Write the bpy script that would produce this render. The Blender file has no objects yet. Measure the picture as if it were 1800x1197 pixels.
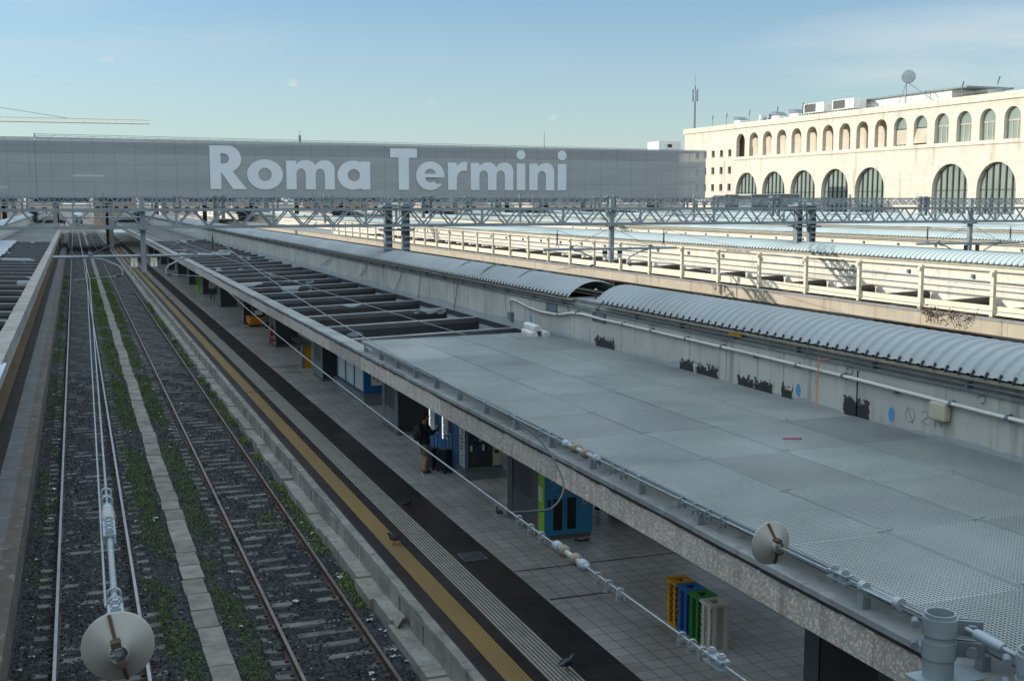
import bpy, math, random
from mathutils import Vector
from math import sin, cos, pi, radians, sqrt
rnd = random.Random(11)
sc = bpy.context.scene
C = sc.collection
CAMZ = 7.9            # metres above the rail heads (z = 0)
PZ = 0.55             # platform surface
M = 18.0              # distance between platform centres
C0 = 11.2             # centre line of the first platform

# ------------------------------------------------------------------ materials
def lin(h):
    h = h.lstrip('#'); o = []
    for i in (0, 2, 4):
        c = int(h[i:i+2], 16)/255
        o.append(c/12.92 if c <= .04045 else ((c+.055)/1.055)**2.4)
    return (*o, 1)
class NT:
    def __init__(s, name):
        s.m = bpy.data.materials.new(name); s.m.use_nodes = True
        s.t = s.m.node_tree; s.n = s.t.nodes; s.l = s.t.links
        s.b = s.n['Principled BSDF']; s._pos = None
    def node(s, typ, **k):
        n = s.n.new(typ)
        for a, v in k.items(): setattr(n, a, v)
        return n
    def pos(s):
        if not s._pos: s._pos = s.node('ShaderNodeNewGeometry').outputs['Position']
        return s._pos
    def map(s, sx, sy, sz, src=None):
        n = s.node('ShaderNodeVectorMath', operation='MULTIPLY'); s.l.new(src or s.pos(), n.inputs[0]); n.inputs[1].default_value = (sx, sy, sz)
        return n.outputs[0]
    def noise(s, sx, sy=None, sz=None, detail=4, rough=.6):
        n = s.node('ShaderNodeTexNoise'); n.inputs['Scale'].default_value = 1; n.inputs['Detail'].default_value = detail; n.inputs['Roughness'].default_value = rough
        s.l.new(s.map(sx, sx if sy is None else sy, sx if sz is None else sz), n.inputs['Vector'])
        return n.outputs['Fac']
    def ramp(s, fac, a, b, ca=None, cb=None):
        n = s.node('ShaderNodeMapRange'); n.inputs['From Min'].default_value = a; n.inputs['From Max'].default_value = b
        s.l.new(fac, n.inputs['Value']); n.clamp = True
        return n.outputs['Result']
    def mix(s, fac, a, b, blend='MIX'):
        n = s.node('ShaderNodeMix', data_type='RGBA', blend_type=blend)
        for i, v in ((0, fac), (6, a), (7, b)):
            if isinstance(v, (tuple, list, float, int)): n.inputs[i].default_value = v
            else: s.l.new(v, n.inputs[i])
        return n.outputs[2]
    def math(s, op, a, b=None):
        n = s.node('ShaderNodeMath', operation=op)
        for i, v in enumerate((a, b)):
            if v is None: continue
            if isinstance(v, (int, float)): n.inputs[i].default_value = v
            else: s.l.new(v, n.inputs[i])
        return n.outputs[0]
    def sep(s, vec=None):
        n = s.node('ShaderNodeSeparateXYZ'); s.l.new(vec or s.pos(), n.inputs[0]); return n.outputs
    def color(s, v):
        if isinstance(v, tuple): s.b.inputs['Base Color'].default_value = v
        else: s.l.new(v, s.b.inputs['Base Color'])
        return s
    def bump(s, h, dist=.01, strength=.6):
        n = s.node('ShaderNodeBump'); n.inputs['Strength'].default_value = strength; n.inputs['Distance'].default_value = dist
        s.l.new(h, n.inputs['Height']); s.l.new(n.outputs[0], s.b.inputs['Normal']); return s
    def set(s, rough=None, metal=None, spec=None):
        if rough is not None:
            if isinstance(rough, (int, float)): s.b.inputs['Roughness'].default_value = rough
            else: s.l.new(rough, s.b.inputs['Roughness'])
        if metal is not None: s.b.inputs['Metallic'].default_value = metal
        if spec is not None: s.b.inputs['Specular IOR Level'].default_value = spec
        return s
    def rand(s):
        return s.node('ShaderNodeObjectInfo').outputs['Random']
def plain(name, c1, c2=None, scale=2.0, rough=.7, metal=0, bump=0, sz=None, lo=.35, hi=.7, rv=0, spec=.4):
    t = NT(name); a = lin(c1); b = lin(c2 or c1)
    c = t.mix(t.ramp(t.noise(scale, sz=sz), lo, hi), a, b)
    if rv:
        k = t.ramp(t.rand(), 0, 1); n = t.node('ShaderNodeHueSaturation'); t.l.new(c, n.inputs['Color'])
        v = t.math('ADD', t.math('MULTIPLY', k, 2*rv), 1-rv); t.l.new(v, n.inputs['Value']); c = n.outputs[0]
    t.color(c).set(rough, metal, spec)
    if bump: t.bump(t.noise(scale*8), bump)
    return t.m
MT = {}
def setup_materials():
    P = plain
    MT['steel'] = P('galvanised_steel', '#93a0a6', '#7c8990', 1.5, .5, .35)
    MT['gantry_steel'] = P('gantry_steel', '#838d92', '#6d777c', 1.5, .55, .25)
    MT['steel_dark'] = P('weathered_steel', '#79848a', '#636d72', 3, .55, .3)
    MT['grate'] = P('galvanised_grating', '#adb3b2', '#8d9594', .5, .55, .25, rv=.12, lo=.3, hi=.72)
    MT['cable'] = P('stranded_cable', '#8f9698', '#767d80', 20, .5, .4)
    MT['cream'] = P('cream_paint', '#e0d7c0', '#d0c5a9', .8, .6)
    MT['vault'] = P('coated_sheet', '#979fa1', '#7f878a', .35, .45, .25, lo=.25, hi=.75)
    MT['vault_pale'] = P('pale_green_sheet', '#b9c2bd', '#a9b5b1', .4, .5, .15)
    MT['sheet_blue'] = P('translucent_sheet', '#a3b0b8', '#8f9ea8', .6, .5)
    MT['bitumen'] = P('bitumen', '#24272a', '#33363a', 1.5, .75)
    MT['membrane'] = P('roof_membrane', '#33383b', '#272b2e', .5, .85)
    MT['dark'] = P('dark_panel', '#1e2124', '#2a2d31', 1, .45)
    MT['glass_dark'] = P('dark_glass', '#0f1214', '#181c1f', 1, .3)
    MT['white'] = P('white_paint', '#dcdcd6', '#c8c8c0', 1, .5)
    MT['rust'] = P('rusty_iron', '#4b3b31', '#372c26', 9, .85)
    MT['insul'] = P('brown_porcelain', '#7b7464', '#5f594c', 10, .35)
    MT['insul_dark'] = P('dark_porcelain', '#4b4843', '#393733', 10, .4)
    MT['disc'] = P('galvanised_cone', '#999994', '#83837e', 2.2, .42, .25)
    MT['blue'] = P('blue_panel', '#2f7fae', '#286f9c', .8, .4)
    MT['blue2'] = P('deep_blue_panel', '#1e63a0', '#1b578d', .8, .4)
    MT['green'] = P('green_panel', '#76b52c', '#6aa827', .8, .4)
    MT['yellow'] = P('yellow_metal', '#d79a12', '#c78c10', 2, .5)
    MT['bin_blue'] = P('blue_metal', '#1d6bb4', '#1960a4', 2, .5)
    MT['bin_green'] = P('green_metal', '#2d8b35', '#277c2f', 2, .5)
    MT['bin_white'] = P('white_metal', '#d6d3c6', '#c6c2b4', 2, .5)
    MT['orange'] = P('orange_machine', '#d98a1e', '#c57b18', 2, .5)
    MT['red'] = P('red_paint', '#a83430', '#983030', 2, .5)
    MT['stripe_red'] = P('red_band', '#b8322e', '#a52c29', 2, .5)
    MT['paper'] = P('paper', '#b4b8b9', '#979c9f', 5, .8, rv=.15)
    MT['skin'] = P('skin', '#b07c62', '#a57259', 5, .55)
    MT['jacket'] = P('dark_jacket', '#20242a', '#282d34', 6, .85)
    MT['pack'] = P('olive_backpack', '#2b3128', '#3a4133', 9, .85)
    MT['shorts'] = P('khaki_shorts', '#726b5f', '#67614f', 6, .85)
    MT['hair'] = P('dark_hair', '#2a211b', '#3a2d22', 20, .7)
    MT['shoe'] = P('grey_shoes', '#57595c', '#3c3e41', 14, .7)
    MT['hivis'] = P('hi_vis_yellow', '#c6e21a', '#b6d216', 4, .7)
    MT['trouser'] = P('green_trousers', '#4a5a47', '#3f4d3d', 5, .85)
    MT['shirt'] = P('pale_shirt', '#b9bcb8', '#a8aca8', 5, .85)
    MT['suit1'] = P('grey_suitcase', '#34383d', '#2b2e33', 4, .4)
    MT['suit2'] = P('teal_suitcase', '#22343a', '#1c2c31', 4, .4)
    MT['pigeon'] = P('pigeon_grey', '#5a5f68', '#474b53', 25, .75)
    MT['pigeon_dark'] = P('pigeon_dark', '#2d3138', '#24272d', 25, .75)
    MT['pigeon_leg'] = P('pigeon_red_leg', '#a0584a', '#8f4c40', 10, .7)
    MT['steelpanel'] = P('brushed_panel', '#7d8588', '#6c7477', 2, .45, .2)
    MT['machine_glass'] = P('machine_glass', '#3d4346', '#2f3538', 3, .25)
    MT['black_cable'] = P('black_cable', '#44484a', '#383b3d', 4, .7)
    MT['steel_grey_dark'] = P('dark_steel_panel', '#4b5053', '#3e4346', 2, .45)
    MT['pier'] = P('pier_cladding', '#3a3e41', '#2f3335', 1.2, .45)
    MT['stone_dark'] = P('plinth', '#5f625f', '#54564f', 2, .6)
    MT['beige'] = P('beige_case', '#b9b49c', '#aaa58e', 2, .5)
    MT['tar'] = P('tar', '#1c1d1f', '#2a2b2d', 8, .9)
    MT['spray_blue'] = P('blue_spray', '#3f86bb', '#4f8fbe', 6, .8)
    MT['rib_brown'] = P('rib_brown', '#6d6250', '#5b5142', 2, .85)
    MT['bitumen_brown'] = P('bitumen_brown', '#3a342b', '#4a4236', 2, .85)
    MT['chalk_grey'] = P('chalk_grey', '#7d807d', '#8c8f8c', 9, .9)
    MT['pink'] = P('pink_plastic', '#a8536a', '#7f4256', 9, .6)
    MT['eave'] = P('cream_eave', '#a8a291', '#8f8878', 3, .8)
    MT['rope'] = P('orange_cord', '#d99070', '#c77f60', 9, .7)
    MT['black'] = P('black_plastic', '#15171a', '#1d2023', 5, .5)
    MT['text_dark'] = P('dark_print', '#20262d', '#20262d', 5, .6)
    MT['text_white'] = P('white_print', '#d9e2dc', '#d0dad2', 5, .6)
    MT['concrete_block'] = P('white_concrete', '#c9ccc9', '#aeb2b0', 4, .85, bump=.004)
    MT['city'] = P('pale_render', '#b9ae9e', '#a99f90', .2, .8)
    MT['city2'] = P('tan_render', '#9c8c78', '#8f806d', .2, .8)
    MT['train_blue'] = P('train_blue', '#3c4a6b', '#333f5e', .8, .4)
    MT['train_grey'] = P('train_grey', '#b3bac0', '#a5adb4', .8, .4)
    MT['letter'] = P('letter_fabric', '#c3cbd0', '#bac3c8', .15, .7)
    MT['sleeper'] = P('concrete_sleeper', '#6b6c6c', '#47494a', 3, .9, bump=.006, rv=.22)
    MT['slab'] = P('trough_cover', '#817f79', '#615f59', 2.5, .88, bump=.004, rv=.16)
    MT['stone'] = P('ballast_stone', '#3a4046', '#1b1f23', 9, .9)
    MT['weed'] = P('weed_leaf', '#5d6f3e', '#47572f', 6, .7)
    MT['moss'] = P('moss_leaf', '#466227', '#4b5527', 2.5, .85)
    MT['twig'] = P('dry_twig', '#5b4a36', '#463829', 5, .9)
    MT['kiosk_glass'] = P('pale_display_glass', '#cfdcd6', '#bccac6', .8, .12)
    MT['asphalt'] = P('platform_core', '#4a4a49', '#3d3d3c', 1.5, .85)
    MT['gravel_far'] = P('ground_gravel', '#6b665c', '#57534b', .4, .95)
    # ---- rail
    MT['rail_top'] = P('polished_rail', '#a3a6a6', '#8b8f90', 2, .35, .8)
    MT['rail_dull'] = P('dull_rail', '#77736e', '#5c544d', 2, .45, .5)
    MT['rail_side'] = P('rusty_rail', '#4c3b31', '#332a25', 5, .8)
    # ---- emissive lamps inside the vending machines
    t = NT('dim_window'); t.color(lin('#d8d2bf')); t.b.inputs['Emission Color'].default_value = (1, .93, .75, 1); t.b.inputs['Emission Strength'].default_value = 1.6; MT['led_dim'] = t.m
    t = NT('led_strip'); t.color(lin('#ffffff')); t.b.inputs['Emission Color'].default_value = (.95, 1, .85, 1); t.b.inputs['Emission Strength'].default_value = .9; MT['led'] = t.m
    # ---- ballast
    t = NT('ballast'); v = t.node('ShaderNodeTexVoronoi'); v.inputs['Scale'].default_value = 1; t.l.new(t.map(17, 15, 17), v.inputs['Vector'])
    cellc = t.sep(v.outputs['Color'])[0]
    c = t.mix(cellc, lin('#101417'), lin('#3d4449'))
    c = t.mix(t.ramp(t.noise(.9), .45, .75), c, lin('#1a1b1b'))
    c = t.mix(t.ramp(cellc, .97, 1.0), c, lin('#8a8d8c'))
    t.color(c).set(.92).bump(t.math('SUBTRACT', 1.0, v.outputs['Distance']), .05, 1.0); MT['ballast'] = t.m
    # ---- mosaic fascia
    t = NT('mosaic_tiles'); f = t.node('ShaderNodeVectorMath', operation='FLOOR'); t.l.new(t.map(1/.022, 1/.022, 1/.022), f.inputs[0])
    off = t.node('ShaderNodeVectorMath', operation='ADD'); t.l.new(f.outputs[0], off.inputs[0]); off.inputs[1].default_value = (.5, .5, .5)
    w = t.node('ShaderNodeTexWhiteNoise', noise_dimensions='3D'); t.l.new(off.outputs[0], w.inputs['Vector'])
    r = w.outputs['Value']
    c = t.mix(t.ramp(r, .25, .75), lin('#b3aca3'), lin('#dad1c5'))
    c = t.mix(t.math('GREATER_THAN', t.sep(w.outputs['Color'])[1], .72), c, lin('#b5a094'))
    c = t.mix(t.math('LESS_THAN', t.sep(w.outputs['Color'])[2], .25), c, lin('#9ea7a4'))
    c = t.mix(t.math('MULTIPLY', t.ramp(t.noise(5, 5, .7), .48, .75), .8), c, lin('#7f7363'))
    k = t.node('ShaderNodeHueSaturation'); t.l.new(c, k.inputs['Color']); t.l.new(t.math('ADD', t.math('MULTIPLY', t.rand(), .34), .68), k.inputs['Value'])
    t.color(k.outputs[0]).set(.6); MT['mosaic'] = t.m
    # ---- plaster walls with rain streaks
    def plaster(name, a, b, st, amt):
        t = NT(name)
        c = t.mix(t.ramp(t.noise(.8), .35, .7), lin(a), lin(b))
        s1 = t.ramp(t.noise(5.5, 5.5, .22, 5), .5, .72); s2 = t.ramp(t.noise(1.1, 1.1, .5), .40, .66)
        c = t.mix(t.math('MULTIPLY', t.math('MULTIPLY', s1, s2), amt), c, lin(st))
        c = t.mix(t.math('MULTIPLY', t.ramp(t.noise(2.6, 2.6, 3.5, 6), .57, .63), .35), c, lin('#9aa3a6'))
        if name == 'stained_plaster':
            edge = t.math('ADD', t.math('MULTIPLY', t.noise(.5, .5, .5, 6), .55), 4.52)
            c = t.mix(t.math('MULTIPLY', t.math('LESS_THAN', t.sep()[2], edge), .75), c, lin('#8d989e'))
        t.color(c).set(.85).bump(t.noise(14), .004); return t.m
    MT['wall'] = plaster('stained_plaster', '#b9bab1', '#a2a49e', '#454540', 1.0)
    MT['wall_lit'] = plaster('sunlit_plaster', '#e3dccb', '#d6cdb9', '#a09274', .5)  # lighter, warmer copy of the wall plaster, sunlight put into its colour
    MT['fascia_lit'] = plaster('weathered_concrete', '#a89c86', '#b8ac96', '#6b5f4c', .8)
    MT['conc'] = plaster('pale_concrete', '#8f8d87', '#74736d', '#3d3b36', 1.0)
    MT['coping'] = plaster('coping_concrete', '#848988', '#686d6d', '#434340', 1.0)
    MT['edge_conc'] = plaster('stained_edge_blocks', '#94938c', '#6d6c66', '#2c2a26', 1.0)
    MT['conc_grey'] = plaster('grey_paving', '#6f7173', '#5f6163', '#3a3936', .5)  # greyer, darker version of the pale concrete
    MT['edge_brown'] = plaster('brown_edge', '#69635b', '#565049', '#35322d', .6)
    MT['tactile_brown'] = P('brownish_yellow', '#6b5a3c', '#5a4d38', 1.5, .7)  # browner, darker version of the yellow strip
    MT['beam_top'] = plaster('beam_concrete', '#828587', '#66696b', '#403f3c', .8)
    # bitumen beams with grey repaired patches
    t = NT('bitumen_beam'); n1 = t.ramp(t.noise(.55, .9, 1.2, 3), .60, .62)
    c = t.mix(t.ramp(t.noise(3), .3, .7), lin('#202326'), lin('#2d3033'))
    t.color(t.mix(n1, c, lin('#7d868c'))).set(.8); MT['beam_side'] = t.m
    def soft(name, colour, edge, amt, ns):
        t = NT(name); g = t.sep(t.node('ShaderNodeTexCoord').outputs['Generated']); d = None
        if edge == 'round':
            a = t.math('SUBTRACT', g[1], .5); c_ = t.math('SUBTRACT', g[2], .5); q = t.math('MULTIPLY', t.math('SQRT', t.math('ADD', t.math('MULTIPLY', a, a), t.math('MULTIPLY', c_, c_))), 2); d = t.math('SUBTRACT', 1.0, q)
        else:
            d = t.math('MINIMUM', t.math('MULTIPLY', t.math('MINIMUM', g[1], t.math('SUBTRACT', 1.0, g[1])), 2.5), t.math('SUBTRACT', 1.0, g[2]))
        f = t.ramp(t.math('ADD', d, t.math('MULTIPLY', t.math('SUBTRACT', t.noise(ns, ns, ns, 5), .5), amt)), .12, .24)
        t.color(t.mix(t.noise(ns*2), lin(colour), lin('#3a3b3c') if edge != 'round' else lin('#5f93b8'))).set(.9)
        tr = t.node('ShaderNodeBsdfTransparent'); mx = t.node('ShaderNodeMixShader'); t.l.new(f, mx.inputs[0]); t.l.new(tr.outputs[0], mx.inputs[1]); t.l.new(t.b.outputs[0], mx.inputs[2]); t.l.new(mx.outputs[0], t.n['Material Output'].inputs[0]); return t.m
    MT['tar_soft'] = soft('tar_daub', '#1d1e20', 'box', 1.2, 11); MT['spray_soft'] = soft('spray_dot', '#3f86bb', 'round', .5, 40)
    # ---- travertine with coursing
    t = NT('travertine'); br = t.node('ShaderNodeTexBrick'); s = t.sep(); cb = t.node('ShaderNodeCombineXYZ'); t.l.new(s[1], cb.inputs[0]); t.l.new(s[2], cb.inputs[1]); t.l.new(cb.outputs[0], br.inputs['Vector'])
    br.inputs['Scale'].default_value = 1; br.inputs['Brick Width'].default_value = 1.6; br.inputs['Row Height'].default_value = .55; br.inputs['Mortar Size'].default_value = .012; br.inputs['Mortar Smooth'].default_value = .5
    br.inputs['Color1'].default_value = lin('#d8d0be'); br.inputs['Color2'].default_value = lin('#cec5b1'); br.inputs['Mortar'].default_value = lin('#b8ad9b')
    c = t.mix(t.math('MULTIPLY', t.ramp(t.noise(.9, .9, .10, 6), .54, .70), .55), br.outputs['Color'], lin('#9c8a6c'))
    t.color(c).set(.85); MT['travertine'] = t.m
    MT['reveal'] = P('reveal_stone', '#c4b8a2', '#b5a993', .4, .85)
    MT['win_green'] = P('green_glass', '#8f9c90', '#7f8d83', .3, .2)
    MT['mullion'] = P('bronze_mullion', '#3a3733', '#2d2b28', 1, .5)
    # ---- platform finishes
    def tiles(name, a, b, m, w, h, ms, rough):
        t = NT(name); br = t.node('ShaderNodeTexBrick'); t.l.new(t.pos(), br.inputs['Vector']); br.offset = 0
        br.inputs['Scale'].default_value = 1; br.inputs['Brick Width'].default_value = w; br.inputs['Row Height'].default_value = h; br.inputs['Mortar Size'].default_value = ms
        br.inputs['Color1'].default_value = lin(a); br.inputs['Color2'].default_value = lin(b); br.inputs['Mortar'].default_value = lin(m)
        c = t.mix(t.math('MULTIPLY', t.ramp(t.noise(.7, .7, .7, 5), .42, .7), .45), br.outputs['Color'], lin('#4a4036'))
        c = t.mix(t.ramp(t.noise(3.2), .70, .78), c, lin(m))
        r = t.math('ADD', t.math('MULTIPLY', t.noise(1.3), .35), rough)
        t.color(c).set(r).bump(br.outputs['Fac'], -.003, .5); return t.m
    MT['tile'] = tiles('grey_platform_tiles', '#c2c0bb', '#b5b3ae', '#62615c', .33, .33, .008, .20)
    MT['tile_dark'] = tiles('dark_platform_tiles', '#2c2b2c', '#242425', '#454546', .30, .30, .004, .22)
    MT['tile_rib'] = P('rib_base', '#55544f', '#4a4a46', 3, .6)
    MT['rib'] = P('pale_rib', '#a8a59b', '#97948a', 3, .6)
    t = NT('yellow_tactile'); s = t.sep(t.map(1/.06, 1/.06, 1/.06))
    fx = t.math('SUBTRACT', t.math('FRACT', s[0]), .5); fy = t.math('SUBTRACT', t.math('FRACT', s[1]), .5)
    d = t.math('ADD', t.math('MULTIPLY', fx, fx), t.math('MULTIPLY', fy, fy)); dot = t.math('LESS_THAN', d, .07)
    c = t.mix(t.ramp(t.noise(1.1, .4, 1), .35, .7), lin('#7f6940'), lin('#6d5c3e'))
    c = t.mix(t.math('MULTIPLY', dot, .7), c, lin('#b8924c')); t.color(c).set(.6).bump(dot, .006); MT['tactile'] = t.m
    # ---- see-through mesh screen of the bridge building
    t = NT('mesh_screen'); s = t.sep()
    gx = t.math('LESS_THAN', t.math('FRACT', t.math('MULTIPLY', s[0], 1/3.18)), .022)
    gz = t.math('LESS_THAN', t.math('FRACT', t.math('ADD', t.math('MULTIPLY', s[2], 1/2.8), .05)), .02)
    ln = t.math('MAXIMUM', gx, gz)
    c = t.mix(t.ramp(t.noise(.08, 1, .5), .35, .7), lin('#9da2a5'), lin('#93989b')); c = t.mix(t.math('MULTIPLY', ln, .55), c, lin('#5c6772'))
    t.color(c).set(.75)
    tr = t.node('ShaderNodeBsdfTransparent'); mx = t.node('ShaderNodeMixShader'); t.l.new(t.math('ADD', t.math('MULTIPLY', t.math('GREATER_THAN', s[2], 15.5), .20), .22), mx.inputs[0])
    out = t.n['Material Output']; t.l.new(t.b.outputs[0], mx.inputs[1]); t.l.new(tr.outputs[0], mx.inputs[2]); t.l.new(mx.outputs[0], out.inputs[0]); MT['screen'] = t.m
setup_materials()

# ------------------------------------------------------------------ mesh building
class MB:
    def __init__(s): s.v = []; s.f = []; s.mi = []; s.sm = []; s.k = 0
    def add(s, vs, fs, smooth=False):
        o = len(s.v); s.v += [tuple(v) for v in vs]
        for f in fs: s.f.append([i+o for i in f]); s.mi.append(s.k); s.sm.append(smooth)
        return s
    def mat(s, k): s.k = k; return s
    def box(s, x0, x1, y0, y1, z0, z1):
        return s.add([(x0,y0,z0),(x1,y0,z0),(x1,y1,z0),(x0,y1,z0),(x0,y0,z1),(x1,y0,z1),(x1,y1,z1),(x0,y1,z1)],
                     [(0,3,2,1),(4,5,6,7),(0,1,5,4),(1,2,6,5),(2,3,7,6),(3,0,4,7)])
    def cbox(s, c, dx, dy, dz): return s.box(c[0]-dx/2, c[0]+dx/2, c[1]-dy/2, c[1]+dy/2, c[2]-dz/2, c[2]+dz/2)
    def bar(s, p, q, w, h, up=(0,0,1)):
        p, q, up = Vector(p), Vector(q), Vector(up); d = (q-p).normalized(); a = d.cross(up)
        if a.length < 1e-4: a = d.cross(Vector((1,0,0)))
        a.normalize(); b = a.cross(d).normalized(); a *= w/2; b *= h/2
        return s.add([p-a-b,p+a-b,p+a+b,p-a+b,q-a-b,q+a-b,q+a+b,q-a+b], [(0,1,2,3),(7,6,5,4),(0,4,5,1),(1,5,6,2),(2,6,7,3),(3,7,4,0)])
    def tube(s, pts, r, n=8, caps=True):
        pts = [Vector(p) for p in pts]; rs = r if isinstance(r, (list, tuple)) else [r]*len(pts); vs = []; fs = []; ref = None
        for i, p in enumerate(pts):
            d = (pts[min(i+1, len(pts)-1)]-pts[max(i-1, 0)]).normalized()
            if ref is None: ref = Vector((0,0,1)) if abs(d.z) < .9 else Vector((1,0,0))
            a = d.cross(ref).normalized(); b = d.cross(a).normalized(); ref = a.cross(d)*-1 if False else ref
            for j in range(n):
                t = 2*pi*j/n; vs.append(p+(a*cos(t)+b*sin(t))*rs[i])
        for i in range(len(pts)-1):
            for j in range(n):
                k = (j+1) % n; fs.append((i*n+j, i*n+k, (i+1)*n+k, (i+1)*n+j))
        s.add(vs, fs, True)
        if caps: s.add(vs[:n], [tuple(range(n))]); s.add(vs[-n:], [tuple(range(n))[::-1]])
        return s
    def lathe(s, prof, base, axis, n=20, caps=False, smooth=True):
        base, ax = Vector(base), Vector(axis).normalized(); a = ax.cross(Vector((0,0,1)) if abs(ax.z) < .9 else Vector((1,0,0))).normalized(); b = ax.cross(a)
        vs = [base+ax*h+(a*cos(2*pi*j/n)+b*sin(2*pi*j/n))*r for r, h in prof for j in range(n)]
        for i in range(len(prof)-1): s.add(vs[i*n:i*n+2*n], [(j, (j+1) % n, n+(j+1) % n, n+j) for j in range(n)], smooth)
        if caps: s.add(vs[:n], [tuple(range(n))]); s.add(vs[-n:], [tuple(range(n))])
        return s
    def prism(s, poly, vec):
        v = Vector(vec); n = len(poly); a = [Vector(p) for p in poly]; b = [p+v for p in a]
        return s.add(a+b, [tuple(range(n))[::-1], tuple(range(n, 2*n))]+[(i, (i+1) % n, n+(i+1) % n, n+i) for i in range(n)])
    def quad(s, *p): return s.add(p, [tuple(range(len(p)))])
    def ball(s, c, rx, ry=None, rz=None, n=10, m=6):
        ry = ry or rx; rz = rz or rx; vs = []; fs = []
        for i in range(m+1):
            t = pi*i/m
            for j in range(n): vs.append((c[0]+rx*sin(t)*cos(2*pi*j/n), c[1]+ry*sin(t)*sin(2*pi*j/n), c[2]+rz*cos(t)))
        for i in range(m):
            for j in range(n): fs.append((i*n+j, (i+1)*n+j, (i+1)*n+(j+1) % n, i*n+(j+1) % n))
        return s.add(vs, fs, True)
    def build(s, name, mats, parent=None, loc=None, bevel=0):
        if isinstance(mats, str): mats = [mats]
        off = Vector(loc) if loc is not None else (wl(parent) if parent else Vector((0,0,0)))
        me = bpy.data.meshes.new(name); me.from_pydata([(x-off.x, y-off.y, z-off.z) for x, y, z in s.v], [], s.f)
        for m in mats: me.materials.append(MT[m])
        me.polygons.foreach_set('material_index', s.mi); me.polygons.foreach_set('use_smooth', s.sm); me.update()
        o = bpy.data.objects.new(name, me); C.objects.link(o)
        if parent: o.parent = parent
        elif loc is not None: o.location = loc
        if bevel:
            b = o.modifiers.new('bevel', 'BEVEL'); b.width = bevel; b.segments = 2; b.limit_method = 'ANGLE'
        return o
def wl(o):
    v = Vector((0,0,0))
    while o: v += o.location; o = o.parent
    return v
def tag(o, label, cat, group=None):
    o['label'] = label; o['category'] = cat
    if group: o['group'] = group
    return o
def thing(name, label, cat, loc=(0,0,0), group=None):
    o = bpy.data.objects.new(name, None); o.empty_display_size = .3; C.objects.link(o); o.location = loc
    return tag(o, label, cat, group)
def struct(o, kind='structure'): o['kind'] = kind; return o
def copy_tree(o, parent=None):
    c = o.copy(); C.objects.link(c); c.parent = parent
    for ch in list(o.children): copy_tree(ch, c)
    return c
def shape(loops, depth):
    """filled 2-D outline (even-odd holes) extruded by depth; returns verts (x, y, z in 0..depth) and faces"""
    cu = bpy.data.curves.new('tmp', 'CURVE'); cu.dimensions = '2D'; cu.fill_mode = 'BOTH'; cu.extrude = depth/2
    for lp in loops:
        sp = cu.splines.new('POLY'); sp.points.add(len(lp)-1); sp.use_cyclic_u = True
        for i, p in enumerate(lp): sp.points[i].co = (p[0], p[1], 0, 1)
    ob = bpy.data.objects.new('tmp', cu); me = bpy.data.meshes.new_from_object(ob)
    vs = [tuple(v.co) for v in me.vertices]; fs = [tuple(p.vertices) for p in me.polygons]
    bpy.data.objects.remove(ob); bpy.data.curves.remove(cu); bpy.data.meshes.remove(me)
    return [(x, y, z+depth/2) for x, y, z in vs], fs
def text(s, size, depth=.004):
    cu = bpy.data.curves.new('tmp', 'FONT'); cu.body = s; cu.size = size; cu.extrude = depth/2; cu.align_x = 'CENTER'; cu.align_y = 'CENTER'; cu.offset = size*.012; cu.resolution_u = 3
    ob = bpy.data.objects.new('tmp', cu); me = bpy.data.meshes.new_from_object(ob)
    vs = [tuple(v.co) for v in me.vertices]; fs = [tuple(p.vertices) for p in me.polygons]
    bpy.data.objects.remove(ob); bpy.data.curves.remove(cu); bpy.data.meshes.remove(me)
    return vs, fs
def arc(cx, cy, rx, ry, a0, a1, n=14): return [(cx+rx*cos(radians(a0+(a1-a0)*i/n)), cy+ry*sin(radians(a0+(a1-a0)*i/n))) for i in range(n+1)]

# ------------------------------------------------------------------ camera, sky, sun
cam = bpy.data.cameras.new('camera'); co = bpy.data.objects.new('camera', cam); C.objects.link(co); sc.camera = co
cam.sensor_width = 36; cam.lens = 41.0; cam.clip_start = .1; cam.clip_end = 6000
co.location = (0, 0, CAMZ); co.rotation_euler = (radians(90-6.774), 0, radians(-20.455))
SUN = Vector((-3.2, 1.64, 1.0)).normalized()
el = math.asin(SUN.z); az = math.atan2(SUN.x, SUN.y)
w = bpy.data.worlds.new('World'); sc.world = w; w.use_nodes = True; wn = w.node_tree.nodes; wk = w.node_tree.links
bg = wn['Background']; sky = wn.new('ShaderNodeTexSky'); sky.sky_type = 'NISHITA'; sky.sun_disc = False; sky.sun_elevation = el; sky.sun_rotation = az
sky.air_density = 1.0; sky.dust_density = .15; sky.ozone_density = 3.2; sky.altitude = 30
bg.inputs['Strength'].default_value = SKY_STRENGTH = .13
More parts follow.
